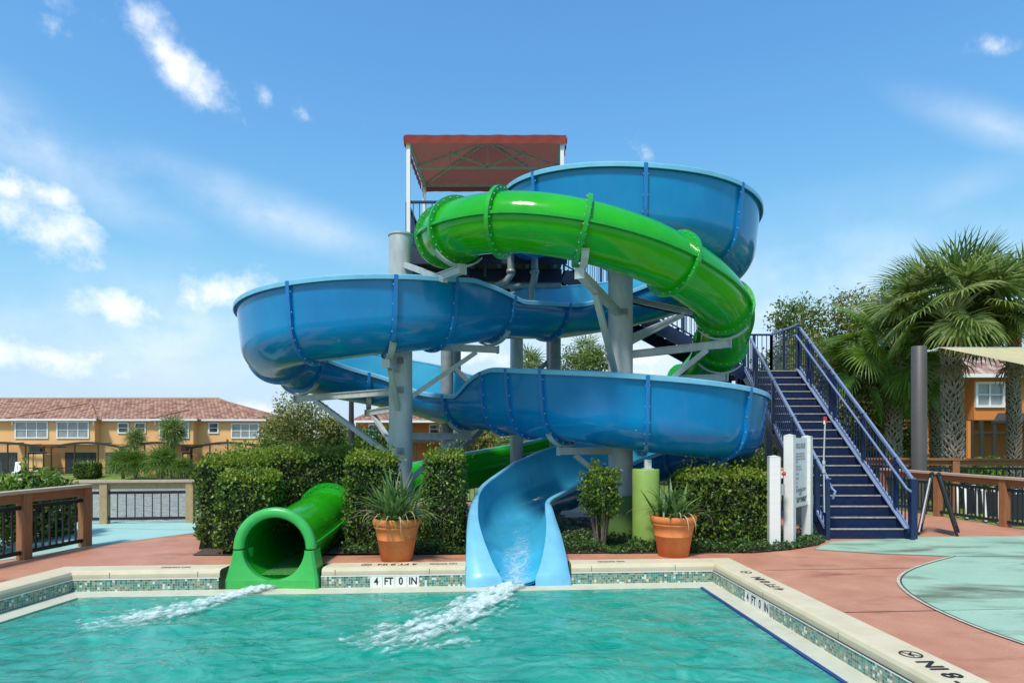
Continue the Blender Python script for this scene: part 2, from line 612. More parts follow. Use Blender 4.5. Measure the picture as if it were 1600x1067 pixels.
def deck_mat(name, a, b, stain, sd, rough=.55):
    m = mat(name, a, rough, col2=b, vscale=1.3, bump=.12, bscale=120)
    t = m.node_tree
    bs = t.nodes['Principled BSDF']
    src = bs.inputs['Base Color'].links[0].from_socket
    c = t.nodes.new('ShaderNodeTexCoord')
    mpn = t.nodes.new('ShaderNodeMapping')
    mpn.inputs['Scale'].default_value = (.55, 1.6, 1)
    t.links.new(c.outputs['Object'], mpn.inputs['Vector'])
    n = t.nodes.new('ShaderNodeTexNoise')
    n.inputs['Scale'].default_value = 1.1
    n.inputs['Detail'].default_value = 8
    n.inputs['Roughness'].default_value = .6
    n.inputs['Distortion'].default_value = .4
    t.links.new(mpn.outputs[0], n.inputs['Vector'])
    r = t.nodes.new('ShaderNodeMapRange')
    r.inputs['From Min'].default_value = sd
    r.inputs['From Max'].default_value = sd + .16
    r.inputs['To Max'].default_value = .9
    t.links.new(n.outputs['Fac'], r.inputs['Value'])
    mx = t.nodes.new('ShaderNodeMixRGB')
    t.links.new(r.outputs[0], mx.inputs['Fac'])
    t.links.new(src, mx.inputs['Color1'])
    mx.inputs['Color2'].default_value = (*stain, 1)
    n2 = t.nodes.new('ShaderNodeTexNoise')
    n2.inputs['Scale'].default_value = 45
    n2.inputs['Detail'].default_value = 3
    t.links.new(c.outputs['Object'], n2.inputs['Vector'])
    mx2 = t.nodes.new('ShaderNodeMixRGB')
    mx2.blend_type = 'MULTIPLY'
    mx2.inputs['Fac'].default_value = .35
    t.links.new(mx.outputs[0], mx2.inputs['Color1'])
    t.links.new(n2.outputs['Color'], mx2.inputs['Color2'])
    g = t.nodes.new('ShaderNodeMapRange')
    g.inputs['From Min'].default_value = .3
    g.inputs['From Max'].default_value = .7
    g.inputs['To Min'].default_value = .6
    g.inputs['To Max'].default_value = 1.0
    t.links.new(n2.outputs['Fac'], g.inputs['Value'])
    t.links.new(g.outputs[0], mx2.inputs['Color2'])
    t.links.new(mx2.outputs[0], bs.inputs['Base Color'])
    return m


M['deck'] = deck_mat('terracotta_deck', (.48, .19, .11), (.64, .31, .19), (.26, .075, .035), .565)
M['aqua'] = deck_mat('aqua_deck', (.30, .50, .36), (.44, .60, .44), (.12, .13, .075), .495)
M['aqua_light'] = deck_mat('pale_aqua_deck', (.34, .60, .54), (.42, .68, .60), (.25, .40, .38), .68)
M['seam'] = mat('dark_joint', (.05, .045, .035), .9)
M['line'] = mat('white_line', (.50, .47, .37), .8, var=.3, vscale=8)


def ground_mat():
    m = mat('lawn_ground', (.11, .16, .025), .95, col2=(.20, .27, .04), vscale=.8, bump=.8, bscale=18)
    return m


M['lawn'] = ground_mat()


def mosaic(name, axis):
    m = bpy.data.materials.new(name)
    m.use_nodes = True
    t = m.node_tree
    b = t.nodes['Principled BSDF']
    b.inputs['Roughness'].default_value = .2
    c = t.nodes.new('ShaderNodeTexCoord')
    sp = t.nodes.new('ShaderNodeSeparateXYZ')
    t.links.new(c.outputs['Object'], sp.inputs[0])
    cb = t.nodes.new('ShaderNodeCombineXYZ')
    t.links.new(sp.outputs[axis], cb.inputs[0])
    t.links.new(sp.outputs[2], cb.inputs[1])
    sc = t.nodes.new('ShaderNodeVectorMath')
    sc.operation = 'SCALE'
    sc.inputs['Scale'].default_value = 1 / .031
    t.links.new(cb.outputs[0], sc.inputs[0])
    fl = t.nodes.new('ShaderNodeVectorMath')
    fl.operation = 'FLOOR'
    t.links.new(sc.outputs[0], fl.inputs[0])
    wnz = t.nodes.new('ShaderNodeTexWhiteNoise')
    wnz.noise_dimensions = '2D'
    t.links.new(fl.outputs[0], wnz.inputs['Vector'])
    r = t.nodes.new('ShaderNodeValToRGB')
    r.color_ramp.interpolation = 'CONSTANT'
    cols = [(0, (.05, .20, .16)), (.22, (.13, .28, .21)), (.42, (.25, .27, .16)), (.55, (.02, .13, .13)), (.68, (.33, .34, .24)), (.8, (.62, .66, .58)), (.88, (.10, .33, .30)), (.95, (.22, .15, .08))]
    els = r.color_ramp.elements
    while len(els) < len(cols):
        els.new(.5)
    for i, (p, cc) in enumerate(cols):
        els[i].position = p
        els[i].color = (*cc, 1)
    t.links.new(wnz.outputs['Value'], r.inputs['Fac'])
    fr = t.nodes.new('ShaderNodeVectorMath')
    fr.operation = 'FRACTION'
    t.links.new(sc.outputs[0], fr.inputs[0])
    s2 = t.nodes.new('ShaderNodeSeparateXYZ')
    t.links.new(fr.outputs[0], s2.inputs[0])

    def mm(op, a, bb):
        q = t.nodes.new('ShaderNodeMath')
        q.operation = op
        for i, v in enumerate((a, bb)):
            if isinstance(v, (int, float)):
                q.inputs[i].default_value = v
            else:
                t.links.new(v, q.inputs[i])
        return q.outputs[0]
    g = mm('MINIMUM', mm('GREATER_THAN', s2.outputs[0], .13), mm('GREATER_THAN', s2.outputs[1], .13))
    mx = t.nodes.new('ShaderNodeMixRGB')
    t.links.new(g, mx.inputs['Fac'])
    mx.inputs['Color1'].default_value = (.34, .36, .29, 1)
    t.links.new(r.outputs[0], mx.inputs['Color2'])
    t.links.new(mx.outputs[0], b.inputs['Base Color'])
    return m


M['mosaic_x'] = mosaic('mosaic_along_back', 0)
M['mosaic_y'] = mosaic('mosaic_along_side', 1)


def roof_mat(name, axis, base=(.34, .135, .085)):
    m = bpy.data.materials.new(name)
    m.use_nodes = True
    t = m.node_tree
    b = t.nodes['Principled BSDF']
    b.inputs['Roughness'].default_value = .85
    c = t.nodes.new('ShaderNodeTexCoord')
    sp = t.nodes.new('ShaderNodeSeparateXYZ')
    t.links.new(c.outputs['Object'], sp.inputs[0])

    def mm(op, a, bb=0.0):
        q = t.nodes.new('ShaderNodeMath')
        q.operation = op
        for i, v in enumerate((a, bb)):
            if isinstance(v, (int, float)):
                q.inputs[i].default_value = v
            else:
                t.links.new(v, q.inputs[i])
        return q.outputs[0]
    row = mm('MULTIPLY', sp.outputs[2], 1 / .155)
    rf = mm('FRACT', row)
    rowi = mm('FLOOR', row)
    colx = mm('ADD', mm('MULTIPLY', sp.outputs[axis], 1 / .42), mm('MULTIPLY', rowi, .5))
    cf = mm('FRACT', colx)
    ci = mm('FLOOR', colx)
    cb = t.nodes.new('ShaderNodeCombineXYZ')
    t.links.new(ci, cb.inputs[0])
    t.links.new(rowi, cb.inputs[1])
    wz = t.nodes.new('ShaderNodeTexWhiteNoise')
    wz.noise_dimensions = '2D'
    t.links.new(cb.outputs[0], wz.inputs['Vector'])
    r = t.nodes.new('ShaderNodeValToRGB')
    els = r.color_ramp.elements
    els[0].color = (*(x * .75 for x in base), 1)
    els[1].color = (min(1, base[0] * 1.55), base[1] * 2.2, base[2] * 2.2, 1)
    t.links.new(wz.outputs['Value'], r.inputs['Fac'])
    t.links.new(r.outputs[0], b.inputs['Base Color'])
    h = mm('ADD', mm('SINE', mm('MULTIPLY', cf, math.pi)), mm('MULTIPLY', mm('SUBTRACT', 1.0, rf), .7))
    bp = t.nodes.new('ShaderNodeBump')
    bp.inputs['Strength'].default_value = 1.0
    bp.inputs['Distance'].default_value = .16
    t.links.new(h, bp.inputs['Height'])
    t.links.new(bp.outputs[0], b.inputs['Normal'])
    return m


M['roof_x'] = roof_mat('barrel_tile', 0)
M['roof_y'] = roof_mat('barrel_tile_end', 1)


def canopy_mat():
    m = mat('red_canopy_cloth', (.24, .035, .022), .85, col2=(.30, .05, .03), vscale=3, bump=.1, bscale=30)
    t = m.node_tree
    b = t.nodes['Principled BSDF']
    tr = t.nodes.new('ShaderNodeBsdfTranslucent')
    tr.inputs['Color'].default_value = (.45, .19, .15, 1)
    mx = t.nodes.new('ShaderNodeMixShader')
    mx.inputs[0].default_value = .2
    t.links.new(b.outputs[0], mx.inputs[1])
    t.links.new(tr.outputs[0], mx.inputs[2])
    t.links.new(mx.outputs[0], t.nodes['Material Output'].inputs['Surface'])
    return m


M['canopy'] = canopy_mat()


def water_mat(name, tint, diff, bscale, bstr, dfac=.5, rough=.03, stretch=(1, 1, 1), bdist=.05, diff2=None):
    m = bpy.data.materials.new(name)
    m.use_nodes = True
    t = m.node_tree
    for n in list(t.nodes):
        t.nodes.remove(n)
    out = t.nodes.new('ShaderNodeOutputMaterial')
    c = t.nodes.new('ShaderNodeTexCoord')
    mp_ = t.nodes.new('ShaderNodeMapping')
    mp_.inputs['Scale'].default_value = stretch
    t.links.new(c.outputs['Object'], mp_.inputs['Vector'])
    n1 = t.nodes.new('ShaderNodeTexNoise')
    n1.inputs['Scale'].default_value = bscale
    n1.inputs['Detail'].default_value = 5
    n1.inputs['Distortion'].default_value = 1.0
    t.links.new(mp_.outputs[0], n1.inputs['Vector'])
    bp = t.nodes.new('ShaderNodeBump')
    bp.inputs['Strength'].default_value = bstr
    bp.inputs['Distance'].default_value = bdist
    t.links.new(n1.outputs['Fac'], bp.inputs['Height'])
    tr = t.nodes.new('ShaderNodeBsdfTransparent')
    tr.inputs['Color'].default_value = (*tint, 1)
    df = t.nodes.new('ShaderNodeBsdfDiffuse')
    df.inputs['Color'].default_value = (*diff, 1)
    t.links.new(bp.outputs[0], df.inputs['Normal'])
    if diff2:
        # pale and dark teal patches: caustics and sky reflection put into the colour
        mp2 = t.nodes.new('ShaderNodeMapping')
        mp2.inputs['Scale'].default_value = (.8, 1.5, 1)
        mp2.inputs['Rotation'].default_value = (0, 0, .35)
        t.links.new(c.outputs['Object'], mp2.inputs['Vector'])
        n3 = t.nodes.new('ShaderNodeTexNoise')
        n3.inputs['Scale'].default_value = 1.9
        n3.inputs['Detail'].default_value = 8
        n3.inputs['Roughness'].default_value = .62
        n3.inputs['Distortion'].default_value = 1.6
        t.links.new(mp2.outputs[0], n3.inputs['Vector'])
        cr = t.nodes.new('ShaderNodeValToRGB')
        cr.color_ramp.elements[0].position = .36
        cr.color_ramp.elements[1].position = .70
        cr.color_ramp.elements[0].color = (*diff, 1)
        cr.color_ramp.elements[1].color = (*diff2, 1)
        t.links.new(n3.outputs['Fac'], cr.inputs['Fac'])
        t.links.new(cr.outputs[0], df.inputs['Color'])
    m1 = t.nodes.new('ShaderNodeMixShader')
    m1.inputs[0].default_value = dfac
    t.links.new(tr.outputs[0], m1.inputs[1])
    t.links.new(df.outputs[0], m1.inputs[2])
    gl = t.nodes.new('ShaderNodeBsdfGlossy')
    gl.inputs['Roughness'].default_value = rough
    t.links.new(bp.outputs[0], gl.inputs['Normal'])
    fr = t.nodes.new('ShaderNodeFresnel')
    fr.inputs['IOR'].default_value = 1.33
    t.links.new(bp.outputs[0], fr.inputs['Normal'])
    m2 = t.nodes.new('ShaderNodeMixShader')
    t.links.new(fr.outputs[0], m2.inputs[0])
    t.links.new(m1.outputs[0], m2.inputs[1])
    t.links.new(gl.outputs[0], m2.inputs[2])
    t.links.new(m2.outputs[0], out.inputs['Surface'])
    return m


M['water'] = water_mat('pool_water', (.40, .93, .83), (.012, .36, .27), 3.6, 1.0, .60, diff2=(.15, .56, .46))
M['pond'] = water_mat('pond_water', (.1, .12, .1), (.46, .46, .41), 1.1, 1.0, .92, .05, (1, 1.5, 1), .5)
# ------------------------------------------------------------------ ground, decks, pool


def sstep(a, b, x):
    t = min(1.0, max(0.0, (x - a) / (b - a)))
    return t * t * (3 - 2 * t)


def terrain(x, y):
    pond = -0.14 - 3.5 * sstep(13.6, 17.5, y) + 1.45 * sstep(57, 63, y)
    land = -0.14 - 1.1 * sstep(20, 32, y) - .6 * sstep(32, 60, y)
    right = -0.14 - .62 * sstep(17, 32, y)
    t = sstep(-11.5, -5.5, x)
    u = sstep(-2, 8, x)
    z = pond * (1 - t) + land * t
    z = z * (1 - u) + right * u
    if -9 < x < 4.6 and -4 < y < 10.5:
        z = -2.2 if (-8 < x < 4.2 and y < 10.4) else z
    return z


gx = np.concatenate([np.linspace(-900, -100, 12), np.linspace(-90, -26, 22), np.linspace(-24, 24, 65), np.linspace(27, 90, 18), np.linspace(110, 900, 12)])
gy = np.concatenate([np.linspace(-60, -6, 8), np.linspace(-4, 30, 60), np.linspace(31, 90, 50), np.linspace(100, 1800, 18)])
rows = [[(x, y, terrain(x, y)) for x in gx] for y in gy]
mb = MB()
mb.grid(rows, 0, True)
tag(mb.build('ground', M['lawn'], base=(0, 0, 0)), kind='structure')

mb = MB()
mb.add([(-140, 14, -2.85), (-8, 14, -2.85), (-8, 64, -2.85), (-140, 64, -2.85)], [(0, 1, 2, 3)])
tag(mb.build('pond_water', M['pond'], base=(0, 0, -2.85)), kind='structure')

# pool outline: outer edge of the coping
PO = [Vector((-7.25, -2.4)), Vector((3.80, -2.4)), Vector((3.095, 9.138)), Vector((-5.96, 8.537))]


def inset(poly, d):
    n = len(poly)
    out = []
    for i in range(n):
        a, b, c = poly[i - 1], poly[i], poly[(i + 1) % n]
        e1, e2 = (b - a).normalized(), (c - b).normalized()
        n1, n2 = Vector((-e1.y, e1.x)), Vector((-e2.y, e2.x))
        p1, p2 = b + n1 * d, b + n2 * d
        cr = e1.x * e2.y - e1.y * e2.x
        t = ((p2.x - p1.x) * e2.y - (p2.y - p1.y) * e2.x) / cr
        out.append(p1 + e1 * t)
    return out


def ring_faces(mb, A, zA, B, zB, mat=0, notch=False):
    n = len(A)
    for i in range(n):
        j = (i + 1) % n
        if notch and i == 2:
            # back edge, interrupted where the two slides come through
            def on(L_, x):
                f = (L_[2].x - x) / (L_[2].x - L_[3].x)
                return L_[2] + (L_[3] - L_[2]) * f
            for u0, u1 in ((None, .80), (-.62, -2.50), (-3.80, None)):
                a0 = A[2] if u0 is None else on(A, u0)
                b0_ = B[2] if u0 is None else on(B, u0)
                a1 = A[3] if u1 is None else on(A, u1)
                b1_ = B[3] if u1 is None else on(B, u1)
                mb.add([(a0.x, a0.y, zA), (a1.x, a1.y, zA), (b1_.x, b1_.y, zB), (b0_.x, b0_.y, zB)], [(0, 1, 2, 3)], mat)
            continue
        mb.add([(A[i].x, A[i].y, zA), (A[j].x, A[j].y, zA), (B[j].x, B[j].y, zB), (B[i].x, B[i].y, zB)], [(0, 1, 2, 3)], mat)


def sheet(outer, holes, z):
    bm = bmesh.new()
    es = []
    for loop in [outer] + holes:
        vs = [bm.verts.new((p[0], p[1], z)) for p in loop]
        es += [bm.edges.new((vs[i], vs[(i + 1) % len(vs)])) for i in range(len(vs))]
    bmesh.ops.triangle_fill(bm, edges=es, use_beauty=True)
    bm.verts.index_update()
    mb = MB()
    for f in bm.faces:
        vs = [v.co for v in f.verts]
        if f.normal.z < 0 or (vs[1] - vs[0]).cross(vs[2] - vs[0]).z < 0:
            vs = vs[::-1]
        mb.add(vs, [tuple(range(len(vs)))])
    bm.free()
    return mb


DECK = [(-16, -3.5), (10.4, -3.5), (10.4, 11.6), (9.72, 12.0), (9.22, 14.6), (8.6, 17.5), (-3.6, 17.5), (-3.6, 14.6), (-6.2, 13.0), (-16, 13.0)]
GN = (-3.50, -2.76)          # the deck is let in for the green tube


def back_xy(x):
    f = (PO[2].x - x) / (PO[2].x - PO[3].x)
    return PO[2] + (PO[3] - PO[2]) * f


hole = [PO[0], PO[1], PO[2], back_xy(GN[1]), Vector((GN[1], 12.0)), Vector((GN[0], 12.0)), back_xy(GN[0]), PO[3]]
mb = sheet(DECK, [hole], 0.0)
for i in range(len(DECK)):
    a, b = DECK[i], DECK[(i + 1) % len(DECK)]
    mb.add([(a[0], a[1], 0), (a[0], a[1], -.4), (b[0], b[1], -.4), (b[0], b[1], 0)], [(0, 1, 2, 3)])
tag(mb.build('pool_deck', M['deck'], base=(0, 0, 0)), kind='structure')


def px_poly(pts, z=0.0):
    return [(G(x, y).x, G(x, y).y) for x, y in pts]


def smooth_loop(pts, it=2):
    for _ in range(it):
        o = []
        for i in range(len(pts) - 1):
            a, b = Vector(pts[i]), Vector(pts[i + 1])
            o += [a * .75 + b * .25, a * .25 + b * .75]
        pts = [Vector(pts[0])] + o + [Vector(pts[-1])]
    return [tuple(p) for p in pts]


edge_low = smooth_loop(px_poly([(1489, 869.5), (1452, 879), (1415, 892), (1400, 907), (1414, 925), (1446, 945), (1492, 967), (1550, 990), (1604, 1008), (1680, 1035)]))
top_edge = [(1283, 853), (1300, 846), (1436, 839), (1500, 838)]
aq = px_poly(top_edge) + [(10.2, 11.2), (10.2, 4.2)] + edge_low[::-1] + px_poly([(1380, 865.5), (1272, 858.5)])
mb = sheet(aq, [], 0.004)
tag(mb.build('aqua_paving', M['aqua'], base=(0, 0, 0)), kind='structure')
aq2 = px_poly([(-120, 815), (345, 815), (352, 826), (143, 853), (60, 867), (-120, 893)])
mb = sheet(aq2, [], 0.004)
tag(mb.build('pale_aqua_path', M['aqua_light'], base=(0, 0, 0)), kind='structure')


def strip(mb, pts, w, z, mat=0):
    pts = [Vector(p) for p in pts]
    rows = []
    for i, p in enumerate(pts):
        t = (pts[min(i + 1, len(pts) - 1)] - pts[max(i - 1, 0)]).normalized()
        n = Vector((-t.y, t.x))
        rows.append([(p.x + n.x * w / 2, p.y + n.y * w / 2, z), (p.x - n.x * w / 2, p.y - n.y * w / 2, z)])
    mb.grid(rows, mat, False, flip=True)


mb = MB()
strip(mb, edge_low, .034, .012, 0)
strip(mb, [(p[0] + .035, p[1] + .01) for p in edge_low], .022, .008, 1)
strip(mb, px_poly([(1272, 858.5), (1380, 865.5), (1489, 869.5), (1560, 869), (1700, 868)]), .018, .012, 1)
tag(mb.build('paving_joint', [M['line'], M['seam']], base=(0, 0, 0)), kind='structure')
mb = MB()
strip(mb, [(3.3, 6.35), (6.2, 6.55)], .012, .004, 0)
strip(mb, [(3.3, 8.35), (5.4, 8.5)], .012, .004, 0)
strip(mb, px_poly([(0, 822), (330, 829)]), .012, .012, 0)
tag(mb.build('deck_joint', M['seam'], base=(0, 0, 0)), kind='structure')

# the pool itself
POOL = thing('swimming_pool', 'turquoise pool with cream coping and mosaic band, both slides end in it', 'pool', (-1.5, 3, 0))
C1 = inset(PO, .36)
T1 = inset(PO, .385)
mb = MB()
ring_faces(mb, PO, .012, inset(PO, .30), .014, notch=True)
ring_faces(mb, inset(PO, .30), .014, inset(PO, .345), .002, notch=True)
ring_faces(mb, inset(PO, .345), .002, C1, -.03, notch=True)
ring_faces(mb, C1, -.03, C1, -.085, notch=True)
ring_faces(mb, C1, -.085, inset(PO, .30), -.085, notch=True)
ring_faces(mb, PO, -.2, PO, .012, notch=True)
mb.build('coping', M['coping'], POOL)
# saw-cut joints in the coping: thin dark grooves
mb = MB()
for x in (-5.2, -4.1, -2.35, -1.12, -.2, 1.05, 2.2):
    a = PO[2] + (PO[3] - PO[2]) * ((PO[2].x - x) / (PO[2].x - PO[3].x))
    nrm = Vector((-(PO[3] - PO[2]).normalized().y, (PO[3] - PO[2]).normalized().x))
    b = a + nrm * .35
    mb.box((b.x, b.y - .0085, -.045), (.006, .006, .07))
for k in range(5):
    a = PO[2] + (PO[1] - PO[2]) * (.16 + .13 * k)
    nrm = Vector(((PO[1] - PO[2]).normalized().y, -(PO[1] - PO[2]).normalized().x))
    b = a + nrm * .357
    mb.box((b.x, b.y, -.05), (.008, .006, .06))
mb.build('coping_joint', M['seam'], POOL)
zt0, zt1 = -.085, -.238
for i, nm in ((2, 'mosaic_x'), (1, 'mosaic_y'), (3, 'mosaic_y')):
    a, b = T1[i], T1[(i + 1) % 4]
    mb = MB()
    if i == 2:
        tx_ = lambda x_: T1[2] + (T1[3] - T1[2]) * ((T1[2].x - x_) / (T1[2].x - T1[3].x))
        for u0, u1 in ((T1[2].x, .80), (-.62, -2.50), (-3.80, T1[3].x)):
            a, b = tx_(u0), tx_(u1)
            mb = MB()
            mb.add([(a.x, a.y, zt0), (a.x, a.y, zt1), (b.x, b.y, zt1), (b.x, b.y, zt0)], [(0, 1, 2, 3)])
            mb.build('mosaic_band', M[nm], POOL)
        continue
    else:
        mb.add([(a.x, a.y, zt0), (a.x, a.y, zt1), (b.x, b.y, zt1), (b.x, b.y, zt0)], [(0, 1, 2, 3)])
    mb.build('mosaic_band', M[nm], POOL)
TT = inset(PO, .392)
mb = MB()
ring_faces(mb, T1, -.088, TT, -.088, notch=True)
ring_faces(mb, TT, -.078, TT, -.092, notch=True)
mb.build('grout_line', M['tile_white'], POOL)
L1 = inset(PO, .615)
L2 = inset(PO, .650)
mb = MB()
ring_faces(mb, T1, -.236, L1, -.243)
ring_faces(mb, PO, -.30, T1, -.30)
ring_faces(mb, PO, -.30, PO, .0, notch=True)
mb.build('ledge', M['ledge'], POOL)
mb = MB()
for i in (1,):
    j = (i + 1) % 4
    mb.add([(L1[i].x, L1[i].y, -.241), (L1[j].x, L1[j].y, -.241), (L2[j].x, L2[j].y, -.244), (L2[i].x, L2[i].y, -.244)], [(0, 1, 2, 3)])
    mb.add([(L2[i].x, L2[i].y, -.244), (L2[j].x, L2[j].y, -.244), (L2[j].x, L2[j].y, -.30), (L2[i].x, L2[i].y, -.30)], [(0, 1, 2, 3)])
    mb.build('edge_tile', M['blue_tile'], POOL)
    mb = MB()
for i in (0, 2, 3):
    j = (i + 1) % 4
    mb.add([(L1[i].x, L1[i].y, -.243), (L1[j].x, L1[j].y, -.243), (L2[j].x, L2[j].y, -.248), (L2[i].x, L2[i].y, -.248)], [(0, 1, 2, 3)])
    mb.add([(L2[i].x, L2[i].y, -.248), (L2[j].x, L2[j].y, -.248), (L2[j].x, L2[j].y, -.30), (L2[i].x, L2[i].y, -.30)], [(0, 1, 2, 3)])
    mb.build('ledge_lip', M['ledge'], POOL)
    mb = MB()
mb = MB()
ring_faces(mb, L2, -.30, L2, -1.45)
mb.add([(p.x, p.y, -1.45) for p in L2], [(0, 1, 2, 3)])
mb.build('basin', M['pool_floor'], POOL)


def text_mesh(txt, size, M4, m, name, parent=None, bold=0.0, align='CENTER', extrude=0.0, sx=1.0):
    cu = bpy.data.curves.new('lettering', 'FONT')
    cu.body = txt
    cu.size = size
    cu.align_x = align
    cu.align_y = 'CENTER'
    cu.offset = bold
    cu.extrude = extrude
    ob = bpy.data.objects.new('lettering', cu)
    COL.objects.link(ob)
    dg = bpy.context.evaluated_depsgraph_get()
    me = bpy.data.meshes.new_from_object(ob.evaluated_get(dg))
    COL.objects.unlink(ob)
    bpy.data.objects.remove(ob)
    mb = MB()
    S = Matrix.Diagonal((sx, 1, 1, 1))
    mb.add([M4 @ (S @ v.co) for v in me.vertices], [list(p.vertices) for p in me.polygons])
    bpy.data.meshes.remove(me)
    o = mb.build(name, m, parent)
    return o


def frame4(o, x, y):
    x = Vector(x).normalized()
    y = Vector(y)
    z = x.cross(y).normalized()
    y = z.cross(x).normalized()
    Mx = Matrix((x, y, z)).transposed().to_4x4()
    Mx.translation = o
    return Mx


eb = (T1[2] - T1[3]).normalized()      # along the back wall, left to right
es = (T1[1] - T1[2]).normalized()      # along the right wall, towards the viewer


def marker(centre, along, nrm, w):
    """one depth label: white tiles with black characters"""
    c = Vector((centre.x, centre.y, -.164)) + Vector((nrm.x, nrm.y, 0)) * .004
    al = Vector((along.x, along.y, 0))
    up = Vector((0, 0, 1))
    mb = MB()
    for k in range(4):
        q = c + al * ((k - 1.5) * w / 4)
        mb.add([q - al * (w / 8 - .002) - up * .074, q + al * (w / 8 - .002) - up * .074, q + al * (w / 8 - .002) + up * .074, q - al * (w / 8 - .002) + up * .074], [(0, 1, 2, 3)])
    t = mb.build('depth_marker', M['tile_white'], POOL)
    t['label'] = 'white depth tiles reading 4 FT 0 IN'
    for k, ch in enumerate(('4', 'FT', '0', 'IN')):
        q = c + al * ((k - 1.5) * w / 4) + Vector((nrm.x, nrm.y, 0)) * .003
        text_mesh(ch, .135, frame4(q, al, up), M['ink'], 'character', t, bold=.003, sx=.82)


nb = Vector((eb.y, -eb.x))
ns = Vector((es.y, -es.x))
qa = T1[3] + eb * ((W(619, 900, 8.55).x - T1[3].x) / eb.x)
marker(qa, eb, nb, .64)
dd = 7.36
qb = T1[2] + es * ((T1[2].y - dd) / -es.y)
marker(qb, es, ns, .64)
# painted lettering on the coping
C18 = inset(PO, .17)


def coping_text(txt, q, along, inward, size, sx=1.0, m='ink', bold=.003):
    # read from the deck side: letter tops point into the pool
    text_mesh(txt, size, frame4(Vector((q.x, q.y, .0185)), Vector((-along.x, -along.y, 0)) if along is eb else Vector((-along.x, -along.y, 0)), Vector((inward.x, inward.y, 0))), M[m], 'coping_lettering', POOL, bold=bold, sx=sx)


def nosign(q, along, inward, r):
    mb = MB()
    a3, i3 = Vector((along.x, along.y, 0)), Vector((inward.x, inward.y, 0))
    c = Vector((q.x, q.y, .0185))
    n = 28
    vs = []
    for k in range(n):
        a = 2 * math.pi * k / n
        d = a3 * math.cos(a) + i3 * math.sin(a)
        vs += [c + d * r, c + d * r * .84]
    mb.add(vs, [(2 * k, 2 * ((k + 1) % n), 2 * ((k + 1) % n) + 1, 2 * k + 1) for k in range(n)])
    d1 = (a3 + i3).normalized()
    d2 = (a3 - i3).normalized() * r * .07
    up = Vector((0, 0, .001))
    mb.add([c + d1 * r * .86 + d2 + up, c + d1 * r * .86 - d2 + up, c - d1 * r * .86 - d2 + up, c - d1 * r * .86 + d2 + up], [(0, 1, 2, 3)])
    dv = [(-.55, .1), (-.1, .35), (.1, .2), (.5, -.3), (.42, -.4), (0, 0), (-.2, .05), (-.5, -.05)]
    mb.add([c + a3 * (x * r) + i3 * (y * r) for x, y in dv], [tuple(range(len(dv)))])
    mb.build('no_diving_symbol', M['ink'], POOL)


def back_pt(px):
    a = C18[3]
    return a + eb * ((W(px, 880, 8.72).x - a.x) / eb.x)


coping_text('4 FT 0 IN', back_pt(622), eb, nb, .135, 1.0)
coping_text('NO DIVING', back_pt(693), eb, nb, .075, .95)
coping_text('NO DIVING', back_pt(290), eb, nb, .075, .95, 'ink_soft')
coping_text('NO DIVING', back_pt(957), eb, nb, .075, .95)
nosign(back_pt(575), eb, nb, .07)


def side_pt(d):
    a = C18[2]
    return a + es * ((a.y - d) / -es.y)


# 3 starts nearest the viewer, so the line runs away from the viewer
text_mesh('3 FT 8 IN', .20, frame4(Vector((side_pt(4.56).x, side_pt(4.56).y, .0185)), Vector((-es.x, -es.y, 0)), Vector((ns.x, ns.y, 0))), M['ink'], 'coping_lettering', POOL, bold=.004, sx=.98)
nosign(side_pt(5.09), -es, ns, .085)
text_mesh('4 FT 0 IN', .17, frame4(Vector((side_pt(7.55).x, side_pt(7.55).y, .0185)), Vector((-es.x, -es.y, 0)), Vector((ns.x, ns.y, 0))), M['ink_soft'], 'coping_lettering', POOL, bold=.003)
nosign(side_pt(8.16), -es, ns, .07)
# a small round skimmer lid on the ledge
mb = MB()
q = inset(PO, .49)[2] + es * ((9.0 - 5.36))
mb.lathe((q.x, q.y, -.243), [(.052, 0), (.052, .008), (.045, .010), (.012, .010)], 20)
mb.build('drain_lid', M['white_paint'], POOL)

# water surface with real ripples
xs = np.arange(-7.2, 3.85, .034)
ys = np.concatenate([np.linspace(-2.2, 4.4, 60), np.arange(4.43, 8.75, .03)])
XX, YY = np.meshgrid(xs, ys)
# clip to the pool outline by moving the grid's sides onto it
def edge_x(y, i, j):
    a, b = L2[i], L2[j]
    return a.x + (b.x - a.x) * (y - a.y) / (b.y - a.y)


lx = np.array([edge_x(y, 0, 3) for y in ys])
rx = np.array([edge_x(y, 1, 2) for y in ys])
tt = (xs - xs[0]) / (xs[-1] - xs[0])
XX = lx[:, None] + (rx - lx)[:, None] * tt[None, :]
ytop = L2[3].y + (L2[2].y - L2[3].y) * (XX - L2[3].x) / (L2[2].x - L2[3].x)
fy = (YY - ys[0]) / (ys[-1] - ys[0])
YY = ys[0] + fy * (ytop - ys[0])


def fbm(x, y, s, oct=4, seed=0.0):
    v, a, n = 0.0, 1.0, 0.0
    for o in range(oct):
        v += a * noise.noise((x * s + seed, y * s - seed * .7, seed + o * 3.1))
        n += a
        a *= .5
        s *= 2.03
    return v / n


